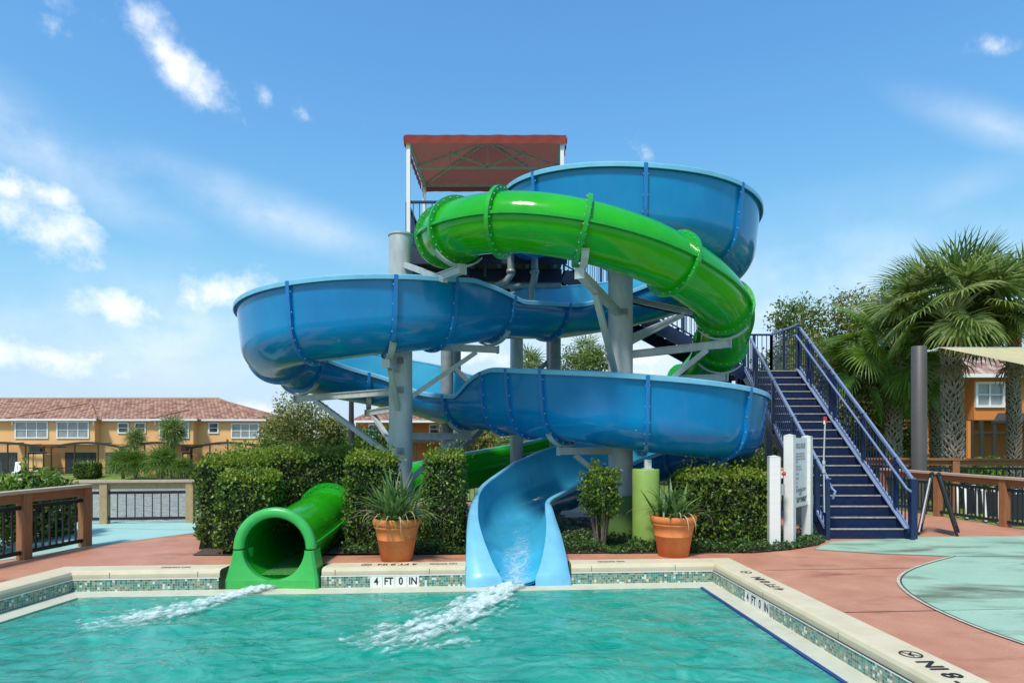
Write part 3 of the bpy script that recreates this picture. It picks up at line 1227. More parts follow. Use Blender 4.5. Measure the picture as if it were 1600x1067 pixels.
ZZ = np.zeros_like(XX)
for i in range(XX.shape[0]):
    for j in range(XX.shape[1]):
        x, y = XX[i, j], YY[i, j]
        wx = x + .25 * noise.noise((x * .8, y * .8, 3.3))
        wy = y + .25 * noise.noise((x * .8, y * .8, 9.3))
        ZZ[i, j] = .075 * fbm(wx * .7, wy * 1.6, 1.15, 4, 1.7) + .022 * (1 - abs(noise.noise((wx * 2.6, wy * 5.2, .4))) * 2) * .5
edge = np.minimum(1, np.minimum(np.minimum((XX - lx[:, None]) / .25, (rx[:, None] - XX) / .25), (ytop - YY) / .2))
ZZ = -.250 + ZZ * np.clip(edge, .15, 1)
V = np.stack([XX.ravel(), YY.ravel(), ZZ.ravel()], 1)
nr, nc = XX.shape
ii, jj = np.meshgrid(np.arange(nr - 1), np.arange(nc - 1), indexing='ij')
b0 = (ii * nc + jj).ravel()
F = np.stack([b0, b0 + 1, b0 + nc + 1, b0 + nc], 1)
tag(np_mesh('pool_water', V, F, M['water'], base=(0, 0, 0), smooth=True), kind='structure')


def foam_streak(pts, w0, w1, seed, name='water_foam', dens=.35, cell=.02):
    pts = [Vector((p.x, p.y)) for p in pts]
    seg = []
    for i in range(len(pts) - 1):
        n = max(2, int((pts[i + 1] - pts[i]).length / cell))
        seg += [pts[i].lerp(pts[i + 1], k / n) for k in range(n)]
    seg.append(pts[-1])
    n = len(seg)
    L_ = n * cell
    m = int(max(w0, w1) * 2.4 / cell)
    Vt, Ft, keep, A_d = [], [], {}, []
    for i, p in enumerate(seg):
        s = i / (n - 1)
        t = (seg[min(i + 3, n - 1)] - seg[max(i - 3, 0)]).normalized()
        nn = Vector((-t.y, t.x))
        w = w0 + (w1 - w0) * s
        for j in range(m + 1):
            u = (j / m - .5) * 2.4
            q = p + nn * (u * w / 1.0 * .5)
            f = fbm(s * L_ * 1.1, u * w * 2.6, 2.4, 5, seed)
            f2 = fbm(q.x, q.y, 13, 3, seed + 4)
            d = (1 - min(1, abs(u)) ** 1.4) * (1.3 - .70 * s) + 1.0 * f + .5 * f2 - .05 - 1.2 * max(0, s - .8)
            A_d.append(d)
            Vt.append((q.x, q.y, -.216 + max(0, min(.03, d * .022)) * (1 + f2) + .010 * f2))
            keep[(i, j)] = d > -.55
    for i in range(n - 1):
        for j in range(m):
            if keep[(i, j)] and keep[(i + 1, j)] and keep[(i, j + 1)] and keep[(i + 1, j + 1)]:
                b = i * (m + 1) + j
                Ft.append((b, b + 1, b + m + 2, b + m + 1))
    o = np_mesh(name, np.array(Vt), np.array(Ft), M['foam'], smooth=True)
    o.data.attributes.new('froth', 'FLOAT', 'POINT').data.foreach_set('value', np.array(A_d, np.float32))
    return o


zf = -.245
tag(foam_streak([G(800, 912, zf), G(770, 935, zf), G(715, 962, zf), G(650, 992, zf), G(560, 1018, zf)], .45, 1.5, 2.2), 'white foam trail running from the blue slide exit', 'foam', kind='stuff')
tag(foam_streak([G(425, 917, zf), G(360, 935, zf), G(290, 952, zf), G(205, 972, zf), G(120, 985, zf)], .36, 1.15, 5.1), 'white foam trail running from the green tube mouth', 'foam', kind='stuff')
# ------------------------------------------------------------------ blue flume slide
HW = .52          # half width of the flume
DR = Vector((2.18, 12.0))
DR2 = Vector((2.32, 12.0))
DL = Vector((-2.66, 12.0))
RC = 1.72


def arc(c, r, a0, a1, ds=.06):
    n = max(2, int(abs(R(a1 - a0)) * r / ds))
    return [Vector((c.x + r * math.cos(R(a0 + (a1 - a0) * k / n)), c.y + r * math.sin(R(a0 + (a1 - a0) * k / n)))) for k in range(n + 1)]


def catmull(pts, n=24):
    out = []
    P = [2 * pts[0] - pts[1]] + list(pts) + [2 * pts[-1] - pts[-2]]
    for i in range(1, len(P) - 2):
        p0, p1, p2, p3 = P[i - 1], P[i], P[i + 1], P[i + 2]
        for k in range(n):
            t = k / n
            out.append(.5 * ((2 * p1) + (p2 - p0) * t + (2 * p0 - 5 * p1 + 4 * p2 - p3) * t * t + (3 * p1 - p0 - 3 * p2 + p3) * t ** 3))
    out.append(pts[-1])
    return out


path, marks = [], {}


def put(pts, name=None):
    for p in pts:
        if not path or (p - path[-1]).length > .02:
            path.append(p)
    if name:
        marks[name] = len(path) - 1


b1 = math.degrees(math.acos(2 * RC / (DR - DL).length))
b2 = math.degrees(math.acos(2 * RC / (DR2 - DL).length))
put(catmull([Vector((.34, 13.7)), Vector((.36, 13.0)), Vector((DR.x - RC, 12.0))]), 'r1_180')
put(arc(DR, RC, 180, 270), 'r1_270')
put(arc(DR, RC, 270, 360), 'r1_360')
put(arc(DR, RC, 360, 450), 'r1_450')
put(arc(DR, RC, 450, 540 - b1), 'r1_out')
put([DL + Vector((math.cos(R(-b1)), math.sin(R(-b1)))) * RC], 'l_in')
a_in = len(path) - 1
put(arc(DL, RC, 360 - b1, 270), 'l_270')
put(arc(DL, RC, 270, 180), 'l_180')
put(arc(DL, RC, 180, 90), 'l_90')
put(arc(DL, RC, 90, b2), 'l_out')
put([DR2 + Vector((math.cos(R(180 + b2)), math.sin(R(180 + b2)))) * RC], 'r2_in')
put(arc(DR2, RC, 180 + b2, 270), 'r2_270')
put(arc(DR2, RC, 270, 360), 'r2_360')
put(arc(DR2, RC, 360, 450), 'r2_450')
tail = [path[-1], Vector((1.62, 13.32)), Vector((1.02, 12.52)), Vector((.46, 11.55)), Vector((.06, 10.6)), Vector((.0, 9.6)), Vector((.09, 8.47))]
put(catmull(tail, 20), 'end')
# even resampling
pv = np.array([[p.x, p.y] for p in path])
sl = np.concatenate([[0], np.cumsum(np.hypot(*np.diff(pv, axis=0).T))])
smark = {k: sl[i] for k, i in marks.items()}
STEP = .065
S = np.arange(0, sl[-1] + 1e-6, STEP)
S[-1] = sl[-1]
PX, PY = np.interp(S, sl, pv[:, 0]), np.interp(S, sl, pv[:, 1])


def gsm(a, sig):
    k = int(sig * 3)
    w = np.exp(-.5 * (np.arange(-k, k + 1) / sig) ** 2)
    w /= w.sum()
    b = np.concatenate([2 * a[0] - a[k:0:-1], a, 2 * a[-1] - a[-2:-k - 2:-1]])
    return np.convolve(b, w, 'valid')


PX, PY = gsm(PX, 4), gsm(PY, 4)
sm = smark
zk = [(0, 5.45), (sm['r1_180'], 5.2), (sm['r1_270'], 4.70), (sm['r1_360'], 4.56), (sm['r1_450'], 4.05), (sm['r1_out'], 3.78), ((sm['r1_out'] + sm['l_in']) / 2, 3.60), (sm['l_in'], 3.22), (sm['l_270'], 3.02), (sm['l_180'], 2.80), (sm['l_90'], 2.38),
      (sm['l_out'], 2.02), (sm['r2_in'], 1.66), (sm['r2_270'], 1.50), (sm['r2_360'], 1.22), (sm['r2_450'], .62), (sl[-1] - 2.9, .22), (sl[-1] - 1.5, .115), (sl[-1] - .40, .085), (sl[-1] - .2, -.05), (sl[-1], -.21)]
PZ = gsm(np.interp(S, [k[0] for k in zk], [k[1] for k in zk]), 4)
HI, LO = 1.14, .60
hr = [(0, .8), (sm['r1_180'] - 1, 1.05), (sm['r1_270'], HI), (sm['r1_out'] + .1, HI), ((sm['r1_out'] + sm['l_in']) / 2 + .5, LO), (sm['l_out'] + .3, LO), (sm['r2_in'] + .4, HI), (sm['r2_450'], HI), (sl[-1] - 3.4, .96), (sl[-1] - 1.5, .64), (sl[-1] - .75, .36), (sl[-1], .05)]
xm = (sm['r1_out'] + sm['l_in']) / 2
hl = [(0, .8), (sm['r1_180'], LO), (xm - .05, LO), (xm + .55, .84), (xm + 1.2, 1.05), (sm['l_270'], HI), (sm['l_out'] - .5, HI), (sm['r2_in'] - .1, LO), (sl[-1] - 3.4, .52), (sl[-1] - 1.5, .54), (sl[-1] - .75, .32), (sl[-1], .05)]
# near wall rises again where the flume swings from the left loop to the lower right loop
x2 = sm['l_out']
hr = [(a, b) for a, b in hr if not (sm['l_out'] <= a <= sm['r2_in'] + .5)]
hr = sorted(hr + [(x2 + 1.15, LO), (x2 + 1.3, .76), (x2 + 1.65, 1.0), (x2 + 2.1, HI)])
HRr = gsm(np.interp(S, [k[0] for k in hr], [k[1] for k in hr]), 1.6)
HLl = gsm(np.interp(S, [k[0] for k in hl], [k[1] for k in hl]), 1.6)


def flume_profile(hL, hR, w=HW, off=0.0):
    """(u, v) points from the left top round the bottom to the right top; u>0 is the right of travel"""
    pts = []
    r = w + off

    def side(h):
        o = []
        if h > w:
            for k in range(4, 0, -1):
                v = w + (h - w) * k / 4
                o.append((r + .10 * (v - w), v))
            a = 90.0
        else:
            a = math.degrees(math.acos(max(-1, 1 - h / w)))
            for k in range(4):
                o.append((r * math.sin(R(a)), w - r * math.cos(R(a))))
        for k in range(10):
            an = a * (1 - k / 10)
            o.append((r * math.sin(R(an)), w - r * math.cos(R(an))))
        return o
    L, Rr = side(hL), side(hR)
    pts = [(-u, v) for u, v in L] + [(0, -off)] + [(u, v) for u, v in reversed(Rr)]
    return pts


def frame_at(i):
    a, b = max(i - 1, 0), min(i + 1, len(S) - 1)
    t = Vector((PX[b] - PX[a], PY[b] - PY[a], 0)).normalized()
    return Vector((PX[i], PY[i], PZ[i])), t, Vector((t.y, -t.x, 0))


def at(i, u, v):
    p, t, n = frame_at(i)
    return p + n * u + Vector((0, 0, v))


SLIDE = thing('blue_flume_slide', 'winding open blue fibreglass flume ending beside the terracotta pots', 'water slide', (.09, 8.6, -.19))
JS = 1.62
def nearest_s(px_, py_, a, b):
    ia, ib = int(a / STEP), int(b / STEP)

    def err(i):
        t = Vector((PX[i + 1] - PX[i - 1], PY[i + 1] - PY[i - 1])).normalized()
        s = .58 if -t.x < 0 else -.58        # the side of the flume that faces the viewer
        x, y = PX[i] + t.y * s, PY[i] - t.x * s
        return (x / y * 1000 + 800 - px_) ** 2 + .2 * (681 - (PZ[i] + .6 - 1.75) / y * 1000 - py_) ** 2
    return min(range(ia, ib), key=err)


joints = [int(sm['r1_180'] / STEP)]
for px_, py_, a, b in ((838, 300, 'r1_180', 'r1_360'), (1010, 330, 'r1_180', 'r1_360'), (1150, 370, 'r1_270', 'r1_450'), (1060, 480, 'r1_360', 'r1_out'), (890, 500, 'r1_450', 'l_270'), (805, 505, 'r1_450', 'l_270'), (708, 490, 'r1_out', 'l_270'), (620, 490, 'r1_out', 'l_180'), (455, 520, 'l_270', 'l_180'),
                     (400, 560, 'l_180', 'l_90'), (500, 600, 'l_180', 'l_90'), (575, 615, 'l_180', 'l_out'), (690, 640, 'l_90', 'r2_in'), (752, 640, 'l_out', 'r2_270'), (795, 650, 'l_out', 'r2_270'), (848, 650, 'l_out', 'r2_360'), (1015, 660, 'r2_in', 'r2_360'), (1165, 690, 'r2_270', 'r2_450')):
    j = nearest_s(px_, py_, sm[a], sm[b])
    if all(abs(j - q) > .35 / STEP for q in joints):
        joints.append(j)
joints += [int((sm['r2_360'] + 1.5) / STEP), int((sm['r2_450'] + .3) / STEP), int((sm['r2_450'] + 1.9) / STEP)]
joints = sorted(set(joints))
cuts = [0] + joints + [len(S) - 1]
for a, b in zip(cuts[:-1], cuts[1:]):
    idx = list(range(a, b + 1))
    mb = MB()
    inner, outer = [], []
    for i in idx:
        inner.append([at(i, u, v) for u, v in flume_profile(HLl[i], HRr[i])])
        outer.append([at(i, u, v) for u, v in flume_profile(HLl[i], HRr[i], off=.028)])
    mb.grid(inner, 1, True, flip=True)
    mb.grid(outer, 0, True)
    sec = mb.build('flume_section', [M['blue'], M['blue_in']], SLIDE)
    for side in (-1, 1):
        rows = []
        for i in idx:
            h = HLl[i] if side < 0 else HRr[i]
            pr = flume_profile(HLl[i], HRr[i])
            u0, v0 = pr[0] if side < 0 else pr[-1]
            k = min(1, max(.25, h / .6))
            q = [(-.012, -.006), (-.006, .016), (.02, .022), (.066 * k, .012), (.078 * k, -.004), (.078 * k, -.066 * k), (.066 * k, -.07 * k), (.03, -.024)]
            ring = [at(i, u0 + side * du, v0 + dv) for du, dv in q]
            rows.append(ring)
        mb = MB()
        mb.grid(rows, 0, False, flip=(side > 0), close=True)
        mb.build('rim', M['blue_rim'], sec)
    if b in joints:
        mb = MB()
        p, t, n = frame_at(b)
        for s0 in (-1, 1):
            ri, ro = [], []
            for du in (-.030, .030):
                pin = flume_profile(HLl[b], HRr[b], off=.02)
                pout = flume_profile(HLl[b], HRr[b], off=.088)
                ri.append([at(b, u, v) + t * du for u, v in pin])
                ro.append([at(b, u, v) + t * du for u, v in pout])
        mb.grid([ri[0], ro[0]], 0, False, flip=True)
        mb.grid([ri[1], ro[1]], 0, False)
        mb.grid([ro[0], ro[1]], 0, True)
        pb = flume_profile(HLl[b], HRr[b], off=.062)
        for k in range(1, len(pb) - 1, 2):
            for du in (-.034, .034):
                c = at(b, *pb[k]) + t * du
                mb.box(c, (.016, .016, .016), mat=1)
        mb.build('joint_flange', [M['blue_joint'], M['bolt']], sec)
# end plate: the sloping front panels either side of the flume's mouth
i0 = int((sl[-1] - 1.62) / STEP)
for side in (-1, 1):
    rows = []
    idx = list(range(i0, len(S)))
    for q, i in enumerate(idx):
        f = q / (len(idx) - 1)
        pr = flume_profile(HLl[i], HRr[i])
        u0, v0 = pr[0] if side < 0 else pr[-1]
        uo = side * (.60 + .085 * f ** .7)
        e = (uo - u0)
        zi = PZ[i] + v0
        a = at(i, u0, v0 + .022)
        b_ = at(i, u0 + e * .5, v0 + .030)
        c = at(i, uo, v0 + .012)
        d_ = at(i, uo + side * .02, v0 - .03)
        s2 = at(i, uo + side * .02, min(v0 - .05, -.06 - PZ[i] * .0 - .02))
        g = Vector((s2.x, s2.y, max(-.30, min(zi - .10, zi - .12 - .5 * f))))
        rows.append([a, b_, c, d_, g])
    rows.append([Vector((q_.x, q_.y - .004, -.33)) for q_ in rows[-1]])
    mb = MB()
    mb.grid(rows, 0, True, flip=(side > 0))
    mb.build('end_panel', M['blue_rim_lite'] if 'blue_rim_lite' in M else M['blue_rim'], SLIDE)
# film of running water in the last stretch
rows = []
i1 = int((sl[-1] - 3.0) / STEP)
for q, i in enumerate(range(i1, len(S))):
    f = q / (len(S) - 1 - i1)
    w = .16 + .10 * math.sin(f * 9) * (1 - f) + .12 * f
    off = -.22 * (1 - f) ** 1.3 + .13 * math.sin(f * 7.5) * (1 - f * .8)
    row = []
    for k in range(9):
        u = off + w * (k / 8 - .5) * 2
        u = max(-.46, min(.46, u))
        v = HW - math.sqrt(HW * HW - u * u) + .010 + .016 * (1 - abs(k / 4 - 1)) + .006 * noise.noise((i * .7, k * .9, 0))
        row.append(at(i, u, v))
    rows.append(row)
mb = MB()
mb.grid(rows, 0, True, flip=False)
M['film'] = water_mat('slide_water_film', (.85, .95, .99), (.62, .80, .88), 22, .8, .45, .08)
M['film'] = foam_mat('slide_foam', 12.0, 1.25, .5, (.66, .80, .84))
fo_ = mb.build('slide_water', M['film'])
fo_.data.attributes.new('froth', 'FLOAT', 'POINT').data.foreach_set('value', np.array([(1 - abs(k / 4 - 1) ** 2) * (.15 + .75 * q / len(rows)) - .12 for q in range(len(rows)) for k in range(9)], np.float32))
tag(fo_, 'thin sheet of white water sliding down the blue flume', 'water', kind='stuff')

# ------------------------------------------------------------------ green tube slide
TR = .425
gp = [(-.72, 13.6, 5.98), (-.78, 13.0, 5.85), (-1.0, 12.0, 5.45), (-1.13, 11.0, 5.12), (-1.02, 10.15, 4.95), (-.55, 9.45, 4.86), (.15, 9.12, 4.80), (1.1, 9.02, 4.62), (1.95, 9.22, 4.42), (2.62, 9.66, 4.24), (3.26, 10.3, 4.06), (3.72, 11.1, 3.84),
      (3.90, 11.9, 3.52), (3.86, 12.7, 3.08), (3.45, 13.6, 2.58), (2.6, 14.4, 1.98), (1.6, 14.75, 1.55), (.5, 14.8, 1.23), (-.9, 14.6, .98), (-2.1, 14.0, .76), (-2.9, 13.0, .55), (-3.16, 12.0, .54), (-3.17, 11.0, .43), (-3.14, 9.7, .335), (-3.12, 8.43, .27)]
gpts = catmull([Vector(p) for p in gp], 20)
ga = np.array([list(p) for p in gpts])
gs = np.concatenate([[0], np.cumsum(np.sqrt((np.diff(ga, axis=0) ** 2).sum(1)))])
GST = .07
GS = np.arange(0, gs[-1], GST)
GP = np.stack([gsm(np.interp(GS, gs, ga[:, k]), 4) for k in range(3)], 1)


def gframe(i):
    a, b = max(i - 1, 0), min(i + 1, len(GS) - 1)
    t = Vector(GP[b] - GP[a]).normalized()
    n = t.cross(Vector((0, 0, 1))).normalized()
    return Vector(GP[i]), t, n, n.cross(t).normalized()


TUBE = thing('green_tube_slide', 'closed green fibreglass tube ending in a round mouth at the left', 'water slide', (-3.12, 8.5, -.2))
# joints placed where the photograph shows them: (px, py) nearest on the visible path
targets = [(660, 345), (712, 345), (783, 350), (912, 360), (1055, 405), (1150, 470), (1140, 545)]
gj = []
for px_, py_ in targets:
    best = min(range(len(GS)), key=lambda i: (((GP[i][0] / GP[i][1]) * 1000 + 800 - px_) ** 2 + (681 - (GP[i][2] - 1.75) / GP[i][1] * 1000 - py_) ** 2) if GP[i][2] > 3 else 1e9)
    gj.append(best)
last = max(gj)
k = last + int(1.5 / GST)
iend = min(range(len(GS)), key=lambda i: abs(GP[i][1] - 11.0) + (9 if GP[i][2] > .5 else 0))
while k < iend - 12:
    gj.append(k)
    k += int(1.5 / GST)
gj = sorted(set(gj + [iend]))
cuts = [0] + gj + [len(GS) - 1]
NS = 40
for a, b in zip(cuts[:-1], cuts[1:]):
    if b - a < 2:
        continue
    ro, ri = [], []
    for i in range(a, b + 1):
        p, t, n, u = gframe(i)
        ro.append([p + (n * math.cos(2 * math.pi * k / NS) + u * math.sin(2 * math.pi * k / NS)) * TR for k in range(NS)])
        ri.append([p + (n * math.cos(2 * math.pi * k / NS) + u * math.sin(2 * math.pi * k / NS)) * (TR - .025) for k in range(NS)])
    mb = MB()
    mb.grid(ro, 0, True, flip=False, close=True)
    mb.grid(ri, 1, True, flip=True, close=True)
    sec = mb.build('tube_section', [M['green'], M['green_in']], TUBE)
    for side in (-1, 1):
        rows = []
        for i in range(a, b + 1):
            p, t, n, u = gframe(i)
            rows.append([p + n * side * (TR - .01) + u * .02, p + n * side * (TR + .05) + u * .02, p + n * side * (TR + .05) - u * .02, p + n * side * (TR - .01) - u * .02])
        mb = MB()
        mb.grid(rows, 0, False, flip=(side < 0), close=True)
        mb.build('seam_flange', M['green_joint'], sec)
    if b in gj:
        p, t, n, u = gframe(b)
        mb = MB()
        rings = []
        for du, rr in ((-.03, TR - .005), (-.03, TR + .085), (.03, TR + .085), (.03, TR - .005)):
            rings.append([p + t * du + (n * math.cos(2 * math.pi * k / NS) + u * math.sin(2 * math.pi * k / NS)) * rr for k in range(NS)])
        mb.grid(rings, 0, False, flip=False, close=True)
        for k in range(24):
            an = 2 * math.pi * (k + .5) / 24
            for du in (-.036, .036):
                mb.box(p + t * du + (n * math.cos(an) + u * math.sin(an)) * (TR + .05), (.015, .015, .015), mat=1)
        mb.build('joint_flange', [M['green_joint'], M['bolt']], sec)
# mouth: thick rounded collar over the top half, flared skirts below
p, t, n, u = gframe(len(GS) - 1)
yM = p.y - .02
cx, cz = p.x, p.z
mb = MB()
rows = []
prof = [(TR - .03, .12), (TR - .015, -.02), (TR + .02, -.055), (TR + .085, -.05), (TR + .115, -.02), (TR + .115, .05), (TR + .09, .10), (TR, .12)]
for k in range(33):
    an = math.pi * k / 32
    rows.append([Vector((cx + math.cos(an) * r, yM + dy, cz + math.sin(an) * r)) for r, dy in prof])
mb.grid(rows, 0, True, flip=False, close=True)
mb.build('mouth_collar', M['green_mouth'], TUBE)
for side in (-1, 1):
    rows = []
    zb = -.30
    for k in range(13):
        f = k / 12
        an = R(-2 - 80 * f)
        xi = math.cos(an) * (TR - .02)
        zi = math.sin(an) * (TR - .02)
        z = cz + zi
        fo = (cz - z) / (cz - zb)
        xo = TR + .10 + .14 * min(1, fo) ** 1.2
        if side > 0:
            xo -= .03 * fo
        rows.append([Vector((cx + side * xi, yM + .10, z)), Vector((cx + side * xi, yM - .05, z)), Vector((cx + side * (xi + .015), yM - .065, z)), Vector((cx + side * (xo - .03), yM - .075 - .05 * fo, z)), Vector((cx + side * xo, yM - .045 - .05 * fo, z)), Vector((cx + side * (xo + .01), yM + .20, z)), Vector((cx + side * (TR - .05), yM + .22, z))])
    rows.append([Vector((q.x, q.y, zb)) for q in rows[-1]])
    mb = MB()
    mb.grid(rows, 0, False, flip=(side > 0), close=True)
    mb.build('mouth_skirt', M['green_mouth'], TUBE)
part_sill = MB()
part_sill.box((cx, yM + .01, (cz - TR - .30) / 2 + .01), (.34, .14, cz - TR + .32), bev=.01)
part_sill.build('mouth_sill', M['green_mouth'], TUBE)
mb = MB()
fl = []
for i in range(len(GS) - 40, len(GS)):
    pp, t, n, u = gframe(i)
    row = []
    for k in range(9):
        x = (k / 8 - .5) * .62
        row.append(Vector((pp.x + x, pp.y, pp.z - (TR - .025) + .05 + .006 * noise.noise((i * .6, k, 1)))))
    fl.append(row)
mb.grid(fl, 0, True, flip=True)
M['film_g'] = water_mat('tube_water_film', (.6, .95, .6), (.16, .52, .16), 20, .8, .5, .08)
tag(mb.build('tube_water', M['film_g']), 'shallow water running out of the green tube mouth', 'water', kind='stuff')

# ------------------------------------------------------------------ support poles with arms


def pole(px, d, top, rad, label, plinth=False):
    x = (px - 800) / 1000 * d
    t = thing('support_pole', label, 'support pole', (x, d, 0), 'big galvanised slide columns')
    mb = MB()
    mb.lathe((x, d, 0), [(rad, 0), (rad, top)], 36)
    mb.lathe((x, d, 0), [(rad, top), (rad + .015, top), (rad + .015, top + .03), (0, top + .035)], 36, smooth=False)
    mb.build('column', M['galv'], t)
    mb = MB()
    mb.lathe((x, d, 0), [(rad + .14, 0), (rad + .14, .04), (rad, .04)], 28, smooth=False)
    for k in range(8):
        a = k * math.pi / 4 + .2
        mb.tube([(x + math.cos(a) * (rad + .08), d + math.sin(a) * (rad + .08), .0), (x + math.cos(a) * (rad + .08), d + math.sin(a) * (rad + .08), .10)], .018, 6)
    mb.build('base_flange', M['galv_dark'], t)
    return t, Vector((x, d, 0))


PL, pl = pole(626, 11.3, 5.27, .205, 'tall galvanised column standing behind the left potted plant')
PR, pr = pole(969.5, 11.3, 4.75, .215, 'tall galvanised column beside the short green pedestal')


def arm(parent, a, b, w=.10, h=.13, name='arm', m='galv'):
    """an I-section arm"""
    a, b = Vector(a), Vector(b)
    mb = MB()
    t = (b - a).normalized()
    up = Vector((0, 0, 1))
    n = t.cross(up).normalized()
    uu = n.cross(t).normalized()
    mb.bar(a + uu * (h / 2 - .008), b + uu * (h / 2 - .008), w, .016)
    mb.bar(a - uu * (h / 2 - .008), b - uu * (h / 2 - .008), w, .016)
    mb.bar(a, b, w * .55, h - .032)
    mb.box(b, (.02, w * 1.4, h * 1.2), rz=math.atan2(t.y, t.x))
    mb.build(name, M[m], parent)


def brace(parent, a, b, r=.04, m='galv', name='brace'):
    mb = MB()
    mb.bar(a, b, r * 2, r * 2)
    mb.build(name, M[m], parent)


def cradle(parent, c, t, w=.5, name='cradle'):
    """curved saddle strap under a slide"""
    c, t = Vector(c), Vector(t).normalized()
    n = Vector((t.y, -t.x, 0)).normalized()
    rows = []
    for k in range(9):
        a = R(-48 + 12 * k)
        o = c + n * math.sin(a) * w + Vector((0, 0, w - math.cos(a) * w))
        rows.append([o - t * .05, o + t * .05, o + t * .05 - Vector((0, 0, .03)), o - t * .05 - Vector((0, 0, .03))])
    mb = MB()
    mb.grid(rows, 0, False, close=True)
    mb.build(name, M['galv'], parent)


def near_s(mark, off=0.0):
    return int((sm[mark] + off) / STEP)


def support_blue(parent, pc, i, zoff=.0, brace_drop=.95, drop=.13):
    p, t, n = frame_at(i)
    cradle(parent, p - Vector((0, 0, .105)), t, .60)
    a = Vector((pc.x, pc.y, p.z - .20 - zoff))
    b = Vector((p.x, p.y, p.z - .20))
    dr = (b - a)
    dr.z = 0
    dr.normalize()
    arm(parent, a + dr * .2, b + dr * .12, .09, .12)
    q = a + dr * .2
    brace(parent, Vector((q.x, q.y, a.z - brace_drop)), a.lerp(b, .82) - Vector((0, 0, .07)))


jn = lambda i: min(joints, key=lambda j: abs(j - i))
support_blue(PL, pl, jn(near_s('l_180', .45)), brace_drop=1.15, zoff=-.05)
support_blue(PL, pl, jn(near_s('l_90', -.2)), brace_drop=.8)
support_blue(PL, pl, nearest_s(620, 490, sm['r1_out'], sm['l_180']), brace_drop=.7)
support_blue(PL, pl, jn(near_s('l_out', 0.2)), brace_drop=.8)
support_blue(PL, pl, jn(near_s('l_in', -1.0)), brace_drop=.9)
support_blue(PR, pr, jn(near_s('r2_in', 0)), brace_drop=.6)
support_blue(PR, pr, jn(near_s('r1_450', 0)), brace_drop=.8)
support_blue(PR, pr, jn(near_s('r1_360', .3)), brace_drop=.7)


def support_green(parent, pc, i, brace_drop=1.0, k=.85):
    p, t, n, u = gframe(i)
    cradle(parent, p - Vector((0, 0, TR + .115)), Vector((t.x, t.y, 0)), .54)
    b = p - Vector((0, 0, TR + .2))
    a = Vector((pc.x, pc.y, b.z - (.12 if brace_drop > 0 else -.02)))
    dr = Vector((b.x - a.x, b.y - a.y, 0)).normalized()
    arm(parent, a + dr * .2, b + dr * .12, .10, .13)
    q = a + dr * .2
    brace(parent, Vector((q.x, q.y, a.z - brace_drop)), a.lerp(b, k) - Vector((0, 0, .07)), .045)


support_green(PR, pr, gj[3], 1.25, .7)
support_green(PR, pr, gj[5], 1.0)
support_green(PL, pl, gj[1] if gj[1] != gj[0] else gj[2], -.42, .8)
i = gj[6] if len(gj) > 6 else gj[-2]
support_green(PR, pr, i, .75)
# bolted lugs on the columns
for par, c, zz in ((PL, pl, (3.05, 2.55, 1.5)), (PR, pr, (3.9, 2.75, 2.35))):
    for z in zz:
        mb = MB()
        mb.box((c.x + .03, c.y - .225, z), (.12, .05, .10), bev=.008)
        mb.tube([(c.x + .03, c.y - .25, z), (c.x + .03, c.y - .29, z)], .022, 8)
        mb.build('lug', M['galv_dark'], par)

# short green pedestal under the lower loop
i = min(range(len(S)), key=lambda i: (PX[i] - 2.14) ** 2 + (PY[i] - 10.25) ** 2 + (PZ[i] - 1.5) ** 2)
q = W(1009, 860, 10.1)
PED = thing('slide_pedestal', 'fat olive green pedestal behind the right potted plant', 'pedestal', (q.x, 10.1, 0))
mb = MB()
mb.lathe((q.x, 10.1, 0), [(.21, 0), (.21, 1.215), (.202, 1.23), (0, 1.23)], 40)
mb.build('drum', M['plinth'], PED)
mb = MB()
mb.box((q.x + .03, 10.1, 1.30), (.10, .10, .16))
mb.box((q.x + .03, 10.1, 1.235), (.16, .16, .012))
mb.build('stub_post', M['galv'], PED)
PB = thing('column_footing', 'deep green footing drum at the foot of the right column', 'footing', (pr.x, pr.y, 0))
mb = MB()
mb.lathe((pr.x, pr.y, 0), [(.37, 0), (.37, .70), (.36, .71), (.235, .71)], 36)
mb.build('drum', M['plinth_d'], PB)
# ------------------------------------------------------------------ slide tower
X0, X1, Y0, Y1, ZD = -2.2, 1.1, 13.05, 15.5, 5.58
TW = thing('slide_tower', 'tall steel launch platform under a red canopy behind both slides', 'tower', (-.55, 14.2, 0))


def part_box(name, c, size, m, parent, bev=0.0, rz=0.0):
    mb = MB()
    mb.box(c, size, rz=rz, bev=bev)
    return mb.build(name, M[m], parent)


for x in (-1.35, .95):
    for y in (Y0 + .25 if x < 0 else 14.13, Y1 - .2):
        mb = MB()
        mb.lathe((x, y, 0), [(.13, 0), (.13, ZD - .5)], 20)
        mb.lathe((x, y, 0), [(.22, 0), (.22, .03), (.13, .03)], 20, smooth=False)
        mb.build('tower_post', M['galv_dark'], TW)
mb = MB()
mb.lathe((.10, 14.0, 0), [(.14, 0), (.14, ZD - .45)], 20)
mb.build('tower_post', M['galv'], TW)
part_box('deck', ((X0 + X1) / 2, (Y0 + Y1) / 2, ZD - .03), (X1 - X0, Y1 - Y0, .06), 'navy_dark', TW)
for y in (Y0 + .03, Y1 - .03):
    part_box('edge_beam', ((X0 + X1) / 2, y, ZD - .19), (X1 - X0 + .05, .06, .26), 'navy_dark', TW)
for x in np.linspace(X0 + .2, X1 - .2, 6):
    part_box('joist', (float(x), (Y0 + Y1) / 2, ZD - .20), (.07, Y1 - Y0 - .14, .22), 'galv_dark', TW)
for y in (Y0 + .5, Y1 - .35):
    part_box('girder', ((X0 + X1) / 2, y, ZD - .45), (X1 - X0 - .1, .16, .26), 'navy_dark', TW)
